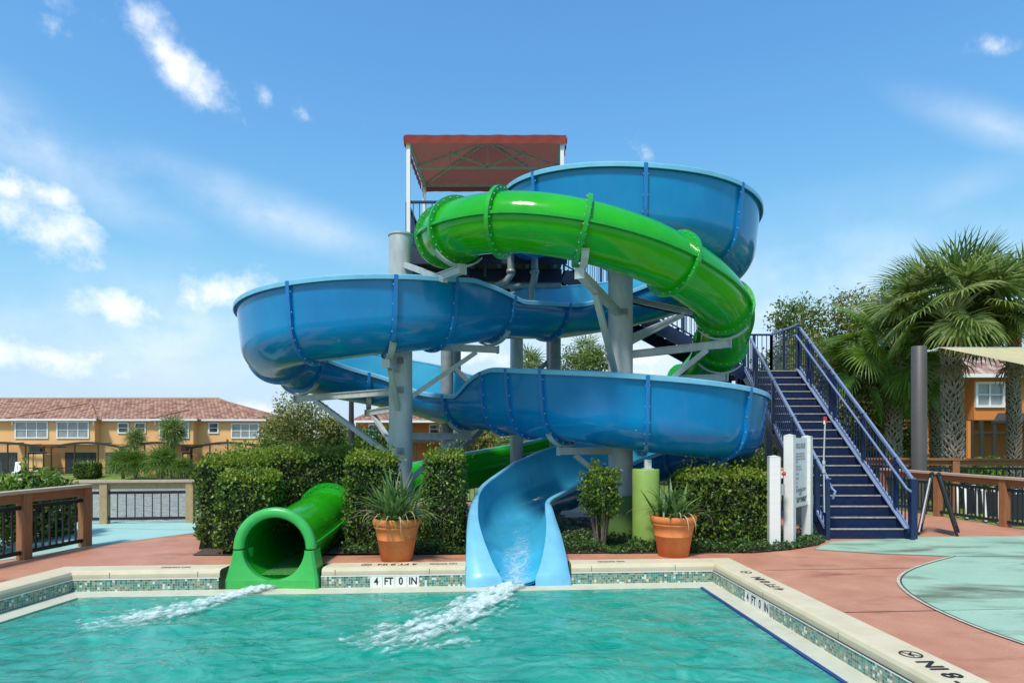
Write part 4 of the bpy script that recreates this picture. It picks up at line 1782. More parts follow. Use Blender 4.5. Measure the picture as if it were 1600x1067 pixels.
for (a, b) in (((-1.35, Y0 + .25, 3.3), (.10, 14.0, 1.9)), ((-1.35, Y0 + .25, 1.2), (.10, 14.0, 2.6)), ((.95, Y1 - .2, 3.6), (-1.35, Y1 - .2, 1.6)), ((.95, 14.13, 4.2), (.1, 14.0, 5.1)), ((-1.35, Y1 - .2, 4.3), (-.6, Y1 - .2, 5.0))):
    brace(TW, a, b, .05, 'galv_dark')


def railing(parent, a, b, h=1.05, bal=True, npost=2, col='navy', top=None, bs=.115, z_in=.09):
    a, b = Vector(a), Vector(b)
    up = Vector((0, 0, 1))
    n = max(1, npost)
    for k in range(n):
        p = a.lerp(b, k / max(1, n - 1)) if n > 1 else a
        mb = MB()
        mb.box(p + up * (h / 2), (.05, .05, h))
        mb.build('rail_post', M[col], parent)
    mb = MB()
    mb.bar(a + up * h, b + up * h, .05, .045)
    mb.build('top_rail', M[top or col], parent)
    mb = MB()
    mb.bar(a + up * z_in, b + up * z_in, .035, .035)
    L = (b - a).length
    m = int(L / bs)
    for k in range(1, m):
        p = a.lerp(b, k / m)
        mb.bar(p + up * z_in, p + up * (h - .02), .016, .016)
    mb.build('baluster_panel', M[col], parent)


railing(TW, (X0 + .05, Y0 + .05, ZD), (-1.25, Y0 + .05, ZD), .95, npost=2)
railing(TW, (X0 + .05, Y0 + .1, ZD), (X0 + .05, Y1 - .1, ZD), .95, npost=3)
railing(TW, (X0 + .05, Y1 - .05, ZD), (X1 - .05, Y1 - .05, ZD), .95, npost=4)
railing(TW, (X1 - .05, Y0 + .1, ZD), (X1 - .05, 14.6, ZD), .95, npost=2)
part_box('entry_panel', (-.2, Y0 + .12, ZD + .42), (.34, .05, .8), 'navy', TW)
# supply pipes with elbows under the deck
for x, b in ((-.02, -.32), (.46, .40)):
    mb = MB()
    mb.tube([(x, Y0 - .05, ZD - .1), (x, Y0 - .05, 5.02), (x + (b - x) * .3, Y0 - .02, 4.90), (b, Y0 + .05, 4.82), (b, Y0 + .05, 4.5)], .075, 12)
    mb.lathe((x, Y0 - .05, 5.05), [(.075, 0), (.095, 0), (.095, .07), (.075, .07)], 14)
    mb.build('supply_pipe', M['galv_duct'], TW)
mb = MB()
mb.tube([(X0 + .2, Y0 + .05, 4.82), (X1 - .1, Y0 + .05, 4.82)], .06, 10)
mb.build('supply_pipe', M['galv_dark'], TW)
for x in (-.9, -.55):
    part_box('hanger', (x, Y0 + .02, ZD - .32), (.05, .05, .5), 'navy', TW)

# canopy
ze, zv, zap = 7.68, 7.84, 8.36
cxm, cym = (X0 + X1) / 2, (Y0 + Y1) / 2 - .05
cp = [Vector((X0 + .02, Y0 - .08, zv)), Vector((X1 - .0, Y0 - .08, zv)), Vector((X1 - .0, Y1, zv)), Vector((X0 + .02, Y1, zv))]
apex = Vector((cxm, cym, zap))
mb = MB()
for i in range(4):
    a, b = cp[i], cp[(i + 1) % 4]
    rows = []
    for k in range(9):
        f = k / 8
        sag = .035 * math.sin(math.pi * f)
        rows.append([(a.lerp(b, j / 12)).lerp(apex, f) - Vector((0, 0, sag * math.sin(math.pi * j / 12))) for j in range(13)])
    mb.grid(rows, 0, True)
can = mb.build('canopy', M['canopy'], TW)
mb = MB()
for i in range(4):
    a, b = cp[i], cp[(i + 1) % 4]
    e = (b - a).normalized()
    o = Vector((e.y, -e.x, 0)) * .012
    rows = []
    for k in range(4):
        rows.append([a.lerp(b, j / 30) + o * (1 + .8 * math.sin(j * 1.9 + k)) - Vector((0, 0, .175 * k / 3 - .004 * math.sin(j * .8))) for j in range(31)])
    mb.grid(rows, 0, True, flip=True)
mb.build('valance', M['canopy'], can)
for (x, y) in ((X0 + .09, Y0), (X1 - .08, Y0), (X0 + .09, Y1 - .08), (X1 - .08, Y1 - .08)):
    part_box('canopy_post', (x, y, (ZD + zv) / 2 - .02), (.075, .075, zv - ZD - .04), 'white_paint', can)
def tbar(a, b, r=.022):
    mb = MB()
    mb.bar(a, b, r * 2, r * 2)
    mb.build('truss_bar', M['galv'], can)


for yy, zt in ((cym, zap - .06),):
    lo = ze + .02
    tbar((X0 + .1, yy, lo), (X1 - .1, yy, lo))
    tbar((cxm, yy, lo), (cxm, yy, zt))
    tbar((X0 + .1, yy, lo + .05), (cxm, yy, zt))
    tbar((X1 - .1, yy, lo + .05), (cxm, yy, zt))
    for s in (-1, 1):
        q = cxm + s * .82
        tbar((q, yy, lo), (q, yy, lo + .36), .018)
        tbar((cxm, yy, lo + .03), (q, yy, lo + .34), .018)
for yy in (Y0 + .02, Y1 - .1):
    tbar((X0 + .1, yy, ze + .10), (X1 - .1, yy, ze + .10), .03)
for xx in (X0 + .1, X1 - .1):
    tbar((xx, Y0, ze + .10), (xx, Y1 - .1, ze + .10), .03)
for c in cp:
    tbar(c.lerp(apex, .03) - Vector((0, 0, .07)), apex - Vector((0, 0, .07)))

# ------------------------------------------------------------------ staircase
ST = thing('metal_staircase', 'navy blue open stairway with worn nosings climbing to the slide tower', 'staircase', (6.05, 10.9, 0))
SX0, SX1, SY0 = 5.37, 6.68, 10.90
RISE, RUN, NST = .1705, .2065, 19
for k in range(NST):
    y = SY0 + k * RUN
    z = (k + 1) * RISE
    f = k / (NST - 1)
    a, b = SX0 + .0 * f, SX1 - .17 * f
    mb = MB()
    if k < NST - 1:
        mb.box(((a + b) / 2, y + RUN / 2 + .015, z - .018), (b - a, RUN + .03, .036), mat=0)
    mb.box(((a + b) / 2, y + .008, z - RISE / 2 - .012), (b - a - .01, .012, RISE - .026), mat=0)
    mb.box(((a + b) / 2, y + .018, z + .003), (b - a - .02, .028, .008), mat=1)
    mb.box(((a + b) / 2, y - .004, z - .006), (b - a - .02, .008, .016), mat=1)
    mb.build('step', [M['step_navy'], M['nosing']], ST)
ZL = NST * RISE
YL = SY0 + (NST - 1) * RUN


def stringer(x0, y0, z0, x1, y1, z1, w=.05, h=.24, m=0, nm='stringer'):
    mb = MB()
    mb.bar((x0, y0, z0), (x1, y1, z1), w, h)
    mb.bar(Vector((x0, y0, z0)) + Vector((0, 0, h * .62)), Vector((x1, y1, z1)) + Vector((0, 0, h * .62)), w + .05, .016, mat=1)
    mb.build(nm, [M['navy'], M['rail_blue']], ST)


stringer(SX0 - .03, SY0 - .05, .03, SX0 - .03, YL + .02, ZL - .10)
stringer(SX1 + .03, SY0 - .05, .03, SX1 - .14, YL + .02, ZL - .10)


def rake_rail(x0, y0, x1, y1, z0, z1, side, posts, h=.98):
    up = Vector((0, 0, 1))
    a, b = Vector((x0, y0, z0)), Vector((x1, y1, z1))
    for k in posts:
        p = a.lerp(b, k)
        mb = MB()
        mb.box(p + up * (h / 2 - .05), (.065, .065, h + .1), mat=0)
        mb.box(p + up * (h + .006), (.085, .085, .012), mat=1)
        mb.build('rail_post', [M['navy'], M['rail_blue']], ST)
    mb = MB()
    mb.bar(a + up * h, b + up * h, .045, .045)
    mb.build('top_rail', M['rail_blue'], ST)
    mb = MB()
    lo = .10
    mb.bar(a + up * lo, b + up * lo, .035, .03, mat=1)
    m = int((b - a).length / .115)
    for k in range(1, m):
        p = a.lerp(b, k / m)
        mb.bar(p + up * lo, p + up * (h - .02), .015, .015)
    mb.build('baluster_panel', [M['navy'], M['rail_blue']], ST)
    g = Vector((side * .085, 0, 0))
    mb = MB()
    hh = h - .17
    pts = [a + g + up * (hh - .03) + Vector((0, -.10, 0)), a + g + up * hh, b + g + up * hh, b + g + up * hh + Vector((0, .14, 0))]
    if side > 0:
        pts = [a + g + up * (hh - .16) + Vector((-.0, -.02, 0))] + pts
    mb.tube(pts, .021, 8)
    mb.build('handrail', M['rail_blue'], ST)


rake_rail(SX1 + .06, SY0 - .12, SX1 - .11, YL, .05, ZL, -1, (0, .11, .36, .62, .66, .86, .90, 1.0))
rake_rail(SX0 - .06, SY0 - .12, SX0 - .06, YL, .05, ZL, 1, (0, .10, .34, .58, .82, 1.0))
# newel pair at the foot, right
part_box('rail_post', (SX1 + .16, SY0 - .02, .50), (.07, .07, 1.02), 'navy', ST)
# landing
LY1 = 16.15
part_box('landing', ((SX0 + SX1 - .14) / 2, (YL + LY1) / 2 + .02, ZL - .05), (SX1 - SX0 - .14, LY1 - YL, .10), 'step_navy', ST)
part_box('landing_beam', ((SX0 + SX1 - .14) / 2, YL + .5, ZL - .22), (SX1 - SX0, .14, .22), 'navy_dark', ST)
railing(ST, (SX1 - .14, YL + .02, ZL), (SX1 - .14, LY1, ZL), 1.06, npost=3, top='rail_blue')
railing(ST, (SX0 - .1, LY1, ZL), (SX1 - .14, LY1, ZL), 1.06, npost=4)
for x, y in ((SX0 + .05, YL + .4), (SX1 - .25, YL + .4), (SX0 + .05, LY1 - .1), (SX1 - .25, LY1 - .1)):
    part_box('landing_post', (x, y, (ZL - .1) / 2), (.14, .14, ZL - .1), 'navy', ST)
# upper flight towards the tower
N2 = 14
RI2 = (ZD - ZL) / N2
XF0, XF1 = SX0 - .02, X1 + .1
for k in range(N2):
    x = XF0 + (XF1 - XF0) * (k + .5) / N2
    z = ZL + (k + 1) * RI2
    mb = MB()
    mb.box((x, 15.45, z - .018), (abs(XF1 - XF0) / N2 + .03, 1.25, .036))
    mb.box((x + abs(XF1 - XF0) / N2 / 2, 15.45, z - RI2 / 2 - .02), (.012, 1.25, RI2 - .04))
    mb.build('step', M['step_navy'], ST)
for y in (14.80, 16.10):
    mb = MB()
    mb.bar((XF0 + .1, y, ZL - .10), (XF1, y, ZD - .12), .05, .30)
    mb.build('stringer', M['navy'], ST)
    up = Vector((0, 0, 1))
    a, b = Vector((XF0, y, ZL + .1)), Vector((XF1, y, ZD + .05))
    for k in range(5):
        p = a.lerp(b, k / 4)
        mb = MB()
        mb.box(p + up * .45, (.055, .055, 1.0))
        mb.build('rail_post', M['navy'], ST)
    mb = MB()
    mb.bar(a + up * .95, b + up * .95, .045, .045)
    mb.build('top_rail', M['navy'], ST)
    mb = MB()
    for k in range(1, 38):
        p = a.lerp(b, k / 38)
        mb.bar(p + up * .08, p + up * .93, .015, .015)
    mb.bar(a + up * .08, b + up * .08, .03, .03)
    mb.build('baluster_panel', M['navy'], ST)

# small red and white tag hanging at the foot of the stairs
q = W(1289, 655, 11.05)
q = W(1289, 658, 10.74)
t = thing('marker_rod', 'thin pale rod with a small red and white tip beside the stair foot', 'marker rod', (q.x, q.y, W(1288, 800, 10.74).z))
mb = MB()
mb.box((q.x, q.y, q.z + .02), (.06, .02, .11), bev=.009)
mb.build('paddle', M['red'], t)
mb = MB()
mb.box((q.x - .02, q.y - .014, q.z - .02), (.025, .008, .06))
mb.build('white_stripe', M['white_paint'], t)
mb = MB()
zb_ = W(1288, 800, 10.74).z
mb.tube([(q.x, q.y, q.z - .03), (q.x - .02, q.y, q.z - .6), (q.x - .01, q.y, zb_)], .013, 6)
for zz_ in (.66, .80):
    mb.tube([(q.x - .02, q.y, q.z - zz_), (q.x - .02, q.y, q.z - zz_ - .06)], .026, 8)
mb.build('rod', M['galv'], t)

# ------------------------------------------------------------------ white posts and rules sign
def pvc_post(parent, c, w, h, rz=0.0, name='post'):
    mb = MB()
    mb.box((c[0], c[1], h / 2), (w, w, h), rz=rz, bev=.012)
    n = 4
    Mz = Matrix.Rotation(rz, 3, 'Z')
    b = [Vector((c[0], c[1], h)) + Mz @ Vector((sx * w / 2 * 1.04, sy * w / 2 * 1.04, .0)) for sx, sy in ((-1, -1), (1, -1), (1, 1), (-1, 1))]
    tp = Vector((c[0], c[1], h + .022))
    mb.add(b + [tp], [(0, 1, 4), (1, 2, 4), (2, 3, 4), (3, 0, 4)])
    return mb.build(name, M['white'], parent)


q = G(1209, 857)
rzp = R(-8)
CP = thing('call_post', 'lone white post with a red button and grey box on its side', 'post', (q.x, q.y, 0))
pvc_post(CP, (q.x, q.y), .165, 1.43, rzp)
part_box('button_plate', (q.x + .095, q.y - .03, 1.18), (.03, .10, .16), 'white_paint', CP, .004)
mb = MB()
mb.tube([(q.x + .10, q.y - .06, 1.17), (q.x + .145, q.y - .09, 1.17)], .030, 12)
mb.build('button', M['red'], CP)
part_box('button_cover', (q.x + .092, q.y - .085, 1.24), (.05, .008, .035), 'terra', CP)
part_box('switch_box', (q.x + .115, q.y - .02, .92), (.06, .10, .17), 'galv_duct', CP, .008)
a = G(1234, 853)
b = G(1261, 842)
SG = thing('rules_sign', 'white two-post pool rules board with NO DIVING line, left of the stairs', 'sign', ((a.x + b.x) / 2, (a.y + b.y) / 2, 0))
dv = (b - a)
dv.z = 0
wlen = dv.length
dn = dv.normalized()
rzs = math.atan2(dn.y, dn.x)
pvc_post(SG, (a.x, a.y), .15, 1.76, rzs)
pvc_post(SG, (b.x, b.y), .15, 1.74, rzs)
mid = (a + b) / 2
nv = Vector((dn.y, -dn.x, 0))
part_box('board', (mid.x, mid.y, 1.19), (wlen - .13, .05, 1.06), 'white', SG, rz=rzs)
part_box('board_edge', (mid.x, mid.y, .63), (wlen - .13, .07, .06), 'white', SG, rz=rzs)
fo = nv * .028


def sign_text(txt, zc, size, m='ink', off=0.0, sx=1.0, bold=.002, al='CENTER'):
    o = mid + fo + dn * off
    text_mesh(txt, size, frame4(Vector((o.x, o.y, zc)), dn, Vector((0, 0, 1))), M[m], 'sign_lettering', SG, bold=bold, sx=sx, align=al)


bw = wlen - .2
sign_text('POOL RULES', 1.585, .115, 'grey_text', 0, .82, .003)
lines = [('NO LIFEGUARD ON DUTY. SWIM AT YOUR OWN RISK.', 1.46), ('SHOWER BEFORE ENTERING THE POOL AT ALL TIMES.', 1.415), ('NO FOOD OR DRINK IN POOL OR ON POOL WET DECK.', 1.37), ('NO ANIMALS IN POOL.', 1.325), ('POOL HOURS: DAWN UNTIL DUSK.', 1.25), ('DO NOT SWALLOW THE POOL WATER.', 1.205), ('NO GLASS IN POOL AREA.', 1.13), ('NO RUNNING ON DECK.', 1.06), ('NO ROUGH PLAY.', .99), ('NO DIAPERS IN POOL.', .925)]
for tx, z in lines:
    sign_text(tx, z, .040, 'grey_text', -bw / 2, .60, .0008, 'LEFT')
sign_text('POOL MAXIMUM DEPTH', .865, .075, 'grey_text', 0, .72)
sign_text('4 FEET', .80, .075, 'grey_text', 0, .8)
mb = MB()
o = mid + fo
mb.bar(Vector((o.x, o.y, .745)) - dn * bw / 2, Vector((o.x, o.y, .745)) + dn * bw / 2, .004, .012)
mb.build('rule_line', M['grey_text'], SG)
sign_text('NO DIVING', .69 - .005, .125, 'ink', .07, .78, .003)
mb = MB()
c = mid + fo - dn * (bw / 2 - .055)
vs = []
for k in range(24):
    an = 2 * math.pi * k / 24
    d = dn * math.cos(an) + Vector((0, 0, 1)) * math.sin(an)
    vs += [Vector((c.x, c.y, .685)) + d * .055, Vector((c.x, c.y, .685)) + d * .045]
mb.add(vs, [(2 * k, 2 * ((k + 1) % 24), 2 * ((k + 1) % 24) + 1, 2 * k + 1) for k in range(24)])
mb.bar(Vector((c.x, c.y, .685)) - (dn - Vector((0, 0, 1))) * .034, Vector((c.x, c.y, .685)) + (dn - Vector((0, 0, 1))) * .034, .006, .009)
mb.build('no_diving_symbol', M['ink'], SG)

# ------------------------------------------------------------------ timber railings
def timber_fence(name, label, pts, post_at, h=.99, cap='wood_top', post='wood', rail='wood_h', group='timber railings round the deck', pw=.13, zo=0.0, bs=.13, bw_=.022):
    """pts: polyline on the ground; post_at: distances along it that carry posts"""
    pts = [Vector((p[0], p[1], zo)) for p in pts]
    t = thing(name, label, 'railing', tuple(pts[0]), group)
    segs = [(pts[i], pts[i + 1]) for i in range(len(pts) - 1)]
    Ls = [(b - a).length for a, b in segs]
    tot = sum(Ls)

    def pos(d):
        for (a, b), L in zip(segs, Ls):
            if d <= L + 1e-6:
                return a.lerp(b, d / L), (b - a).normalized()
            d -= L
        return segs[-1][1], (segs[-1][1] - segs[-1][0]).normalized()
    for d in post_at:
        p, dr = pos(d)
        mb = MB()
        mb.box((p.x, p.y, zo + (h - .05) / 2), (pw, pw, h - .05), rz=math.atan2(dr.y, dr.x), bev=.008)
        mb.build('post', M[post], t)
    up = Vector((0, 0, 1))
    for a, b in segs:
        mb = MB()
        ext = (b - a).normalized() * .06
        mb.bar(a + up * (h - .025) - ext, b + up * (h - .025) + ext, .19, .045)
        mb.build('rail_cap', M[cap], t)
        mb = MB()
        mb.bar(a + up * (h - .115), b + up * (h - .115), .045, .13)
        mb.build('rail', M[rail], t)
    ds = sorted(post_at)
    for d0, d1 in zip(ds[:-1], ds[1:]):
        a, dr = pos(d0 + pw / 2)
        b, _ = pos(d1 - pw / 2)
        mb = MB()
        mb.bar(a + up * (h - .25), b + up * (h - .25), .045, .055)
        mb.bar(a + up * .10, b + up * .10, .045, .055)
        m = max(2, int((b - a).length / bs))
        for k in range(1, m):
            p = a.lerp(b, k / m)
            mb.bar(p + up * .10, p + up * (h - .25), bw_, bw_)
        mb.build('baluster_panel', M['black'], t)
    return t


a = G(133, 853)
b = G(38, 873)
dr = (b - a).normalized()
L1_ = (b - a).length
timber_fence('timber_railing', 'brown timber railing with black balusters in the left foreground', [a, a + dr * 5.6], [0, L1_, L1_ * 2.05, 5.5], .985, pw=.135, bs=.115)
f0, f1 = W(150, 818, 12.75), W(299, 812, 12.95)
dr = (Vector((f1.x, f1.y, 0)) - Vector((f0.x, f0.y, 0))).normalized()
st = Vector((f0.x, f0.y, 0)) - dr * 3.2
s0 = 3.2 + (W(163, 818, 12.75).x - f0.x) / dr.x
s1 = 3.2 + (W(296, 818, 12.9).x - f0.x) / dr.x
timber_fence('timber_railing', 'pale timber railing with thin balusters in front of the pond', [st, st + dr * (s1 + 1.8)], [s0 - (s1 - s0), s0, s1, s1 + 1.7], .87, 'wood_top', 'wood_far', 'wood_far', pw=.145, bs=.165, bw_=.014)
p0 = G(1380, 793)
pA = G(1466, 806)
pB = G(1570, 822.5)
dr = (pB - pA).normalized()
timber_fence('timber_railing', 'brown timber railing behind the folding sign, on the right', [pA - dr * 1.7, pB + dr * 2.6], [0, 1.7, 1.7 + (pB - pA).length, 1.7 + (pB - pA).length + 2.4], .965, pw=.14, bs=.10)
c0, c1 = W(1330, 716, 16.6), W(1680, 717, 15.6)
timber_fence('timber_railing', 'farther brown timber railing in front of the palm trunks', [(c0.x, c0.y), (c1.x, c1.y)], [0, (W(1496, 716, 16.1).x - c0.x), (W(1496, 716, 16.1).x - c0.x) + 2.9], 1.33, 'wood_h', 'wood', 'wood_h', pw=.16, zo=-.14, bs=.14)
# black metal fence far behind the slides
t = thing('metal_fence', 'low black metal fence in the shade behind the blue slide exit', 'fence', (-1, 17.0, -.1))
for x in np.arange(-3.4, 6.0, 1.9):
    part_box('post', (float(x), 17.0, .5), (.05, .05, 1.2), 'black', t)
mb = MB()
for x in np.arange(-3.4, 5.4, .12):
    mb.box((float(x), 17.0, .48), (.016, .016, 1.06))
mb.box((1.1, 17.0, 1.0), (9.2, .035, .035))
mb.box((1.1, 17.0, .02), (9.2, .035, .035))
mb.build('picket_panel', M['black'], t)

# ------------------------------------------------------------------ folding A-board at the foot of the stairs
la, ra, apx = G(1434, 836), G(1496, 838), W(1459, 741, 11.2)
ab = thing('folding_sign', 'black framed A-board seen edge-on, right of the stairs', 'sandwich board', ((la.x + ra.x) / 2, la.y, 0))
wd = Vector((.74, 1.0, 0)).normalized() * .60
for bpt, nm in ((la, 'w'), (ra, 'b')):
    base = Vector((bpt.x, bpt.y, 0))
    top = Vector((apx.x, base.y - .02, apx.z))
    if nm == 'w':
        top.x -= .012
    else:
        top.x += .012
    mb = MB()
    mb.bar(base, top, .034, .034)
    mb.bar(base + wd, top + wd, .034, .034)
    mb.bar(top, top + wd, .034, .034)
    lo = base.lerp(top, .16)
    mb.bar(lo, lo + wd, .03, .03)
    if nm == 'w':
        mb.bar(base - Vector((.012, .012, 0)) + (top - base) * .06, top - Vector((.012, .012, 0)) - (top - base) * .06, .06, .012, mat=1)
    fr = mb.build('frame', [M['black'], M['white_paint']], ab)
    hi = base.lerp(top, .96)
    nn = (top - base).normalized().cross(wd.normalized()).normalized() * .012
    mb = MB()
    i2 = wd * .05
    mb.add([lo + i2 + nn, lo + wd - i2 + nn, hi + wd - i2 + nn, hi + i2 + nn, lo + i2 - nn, lo + wd - i2 - nn, hi + wd - i2 - nn, hi + i2 - nn], [(0, 1, 2, 3), (7, 6, 5, 4), (0, 4, 5, 1), (1, 5, 6, 2), (2, 6, 7, 3), (3, 7, 4, 0)])
    mb.build('panel', M['white_paint'] if nm == 'w' else M['black'], fr)

# ------------------------------------------------------------------ stacked white loungers beyond the right railing
for n_, (px_, d_, lab) in enumerate(((1525, 14.4, 'white folding lounger with black sling leaning behind the right railing, left one'), (1555, 13.9, 'white folding lounger with black sling leaning behind the right railing, middle one'), (1592, 13.3, 'white folding lounger with black sling leaning behind the right railing, right one'))):
    x = (px_ - 800) / 1000 * d_
    t = thing('folding_lounger', lab, 'lounger', (x, d_, -.12), 'folded loungers behind the railing')
    mb = MB()
    for s in (-.20, .20):
        mb.tube([(x + s, d_, -.1), (x + s + .03, d_ + .1, .55), (x + s, d_ + .3, .60), (x + s + .1, d_ + .42, -.1)], .028, 8)
    mb.tube([(x - .20, d_ + .3, .60), (x + .20, d_ + .3, .60)], .028, 8)
    mb.build('frame', M['white'], t)
    mb = MB()
    mb.add([(x - .17, d_ + .02, .0), (x + .17, d_ + .02, .0), (x + .19, d_ + .10, .53), (x - .15, d_ + .10, .53)], [(0, 1, 2, 3)])
    mb.add([(x - .17, d_ + .045, .0), (x + .17, d_ + .045, .0), (x + .19, d_ + .125, .53), (x - .15, d_ + .125, .53)], [(3, 2, 1, 0)])
    mb.build('sling', M['black'], t)

# ------------------------------------------------------------------ shade pole and sail
x = (1436 - 800) / 1000 * 15.5
SP = thing('shade_pole', 'thick grey brown pole behind the railing, holding a shade sail corner', 'pole', (x, 15.5, -.14))
mb = MB()
mb.lathe((x, 15.5, -.14), [(.168, 0), (.168, 4.04), (.15, 4.06), (0, 4.065)], 32)
mb.build('column', M['grey_pole'], SP)
mb = MB()
mb.tube([(x + .168, 15.5, 3.80), (x + .24, 15.48, 3.80)], .03, 8)
mb.build('eye_bolt', M['galv'], SP)
A_, B_, C_ = W(1468, 543, 15.4), W(1680, 543, 16.4), W(1730, 596, 12.4)
SS = thing('shade_sail', 'beige cloth shade sail stretching out of view at right', 'shade sail', (A_.x, A_.y, A_.z))
rows = []
for k in range(21):
    f = k / 20
    row = []
    for j in range(15):
        g = j / 14
        p = A_.lerp(B_.lerp(C_, g), f)
        e = 4 * g * (1 - g)
        p = p - Vector((0, 0, .30 * f * (1 - f) * (1 - abs(2 * g - 1)))) 
        p.x -= .0
        row.append(p)
    rows.append(row)
mb = MB()
mb.grid(rows, 0, True)
mb.build('cloth', M['sail'], SS)
mb = MB()
mb.tube([(x + .24, 15.48, 3.80), A_.lerp(Vector((x + .24, 15.48, 3.80)), .55), A_], .014, 6)
mb.tube([(x + .3, 15.47, 3.81), (x + .42, 15.45, 3.83)], .03, 8)
mb.tube([A_, A_.lerp(B_, .5), B_], .012, 6)
mb.build('cable', M['galv'], SS)

# ------------------------------------------------------------------ dark lamp post far behind the left pole
x = (549 - 800) / 1000 * 22
t = thing('lamp_post', 'slim dark lamp post rising behind the left loop of the blue slide', 'lamp post', (x, 22, -.4))
mb = MB()
mb.lathe((x, 22, -.4), [(.10, 0), (.10, 2.0), (.065, 4.9)], 14)
mb.build('shaft', M['bronze'], t)
mb = MB()
mb.lathe((x - .14, 22, 4.5), [(.0, -.1), (.13, -.08), (.14, .08), (.05, .16), (.02, .45), (0, .46)], 14)
mb.build('lamp_head', M['bronze'], t)

# ------------------------------------------------------------------ terracotta pots
def strap(mb, base, az, L, lean, droop, w, mat_=0, n=9):
    """one strap leaf: rises, arches and droops"""
    d = Vector((math.cos(az), math.sin(az), 0))
    sd = Vector((-d.y, d.x, 0))
    rows = []
    p = Vector(base)
    ang = R(90 - lean)
    for k in range(n):
        f = k / (n - 1)
        ww = w * (.55 + 1.4 * f) if f < .35 else w * 1.04 * max(.02, (1 - ((f - .35) / .65) ** 1.7))
        u = Vector((0, 0, 1)) * math.cos(ang) - d * math.sin(ang)
        rows.append([p - sd * ww + u * ww * .35, p, p + sd * ww + u * ww * .35])
        st_ = L / (n - 1)
        p = p + (d * math.cos(ang) + Vector((0, 0, 1)) * math.sin(ang)) * st_
        ang -= R(droop) / (n - 1) * (.4 + 1.4 * f)
    mb.grid(rows, mat_, True)


def pot(px, py, rt, rb, h, label, seed, nleaf, Lm, plab):
    q = G(px, py)
    c = (q.x, q.y, 0)
    t = thing('terracotta_pot', label, 'flower pot', c, 'potted plants between the slides')
    k = h
    prof = [(0, .0), (rb, 0), (rb + .012, .01 * k), (rb + (rt - rb) * .50, .505 * k), (rb + (rt - rb) * .50 + .005, .51 * k), (rb + (rt - rb) * .50, .515 * k), (rb + (rt - rb) * .72, .755 * k), (rt - .028, .76 * k), (rt - .018, .785 * k), (rt - .018, .81 * k), (rt - .030, .83 * k), (rt - .012, .84 * k), (rt, .87 * k), (rt + .004, .93 * k), (rt - .004, .985 * k), (rt - .02, k), (rt - .045, .985 * k), (rt - .06, .88 * k)]
    mb = MB()
    mb.lathe(c, prof, 48)
    mb.build('pot', M['terra'], t)
    mb = MB()
    mb.lathe(c, [(rt - .055, .90 * k), (rt * .5, .93 * k), (0, .95 * k)], 24)
    mb.build('soil', M['soil'], t)
    rr = random.Random(seed)
    pl = thing('strap_leaf_plant', plab, 'plant', (c[0], c[1], .9 * h))
    mb = MB()
    for i in range(nleaf):
        az = rr.uniform(0, 2 * math.pi)
        f = rr.random()
        lean = 8 + 62 * f ** 1.1
        strap(mb, (c[0] + .09 * rr.gauss(0, 1), c[1] + .09 * rr.gauss(0, 1), .92 * h), az, Lm * rr.uniform(.6, 1.05) * (1 - .15 * f), lean, rr.uniform(10, 95) * (.4 + f), rr.uniform(.014, .027))
    mb.build('foliage', M['strap'], pl)
    mb = MB()
    for i in range(nleaf // 6):
        az = rr.uniform(0, 2 * math.pi)
        strap(mb, (c[0] + (rt - .12) * math.cos(az), c[1] + (rt - .12) * math.sin(az), .95 * h), az, rr.uniform(.35, .72), rr.uniform(35, 60), rr.uniform(150, 200), rr.uniform(.005, .009))
    mb.build('dry_fringe', M['strand'], pl)['kind'] = 'stuff'


pot(620, 874.5, .335, .205, .60, 'terracotta pot on the red deck between the two slide ends', 3, 165, .86, 'tall spiky strap-leaved plant with dry strands in the left pot')
pot(1052, 867.5, .335, .205, .59, 'terracotta pot standing in front of the olive green pedestal', 9, 95, .70, 'shorter strap-leaved plant in the right pot')
# ------------------------------------------------------------------ vegetation helpers


def leaf_quads(C, D, Nn, size, aspect=.5):
    """C centres, D tip directions, Nn normals -> diamond leaves"""
    S_ = np.cross(D, Nn)
    S_ /= np.linalg.norm(S_, axis=1, keepdims=True) + 1e-9
    s = size[:, None]
    a = C - D * s * .5
    b = C + S_ * s * .5 * aspect - D * s * .05 + Nn * s * .08
    c = C + D * s * .5
    d = C - S_ * s * .5 * aspect - D * s * .05 + Nn * s * .08
    V = np.stack([a, b, c, d], 1).reshape(-1, 3)
    F = np.arange(len(C) * 4).reshape(-1, 4)
    return V, F


def unit(a):
    return a / (np.linalg.norm(a, axis=1, keepdims=True) + 1e-9)


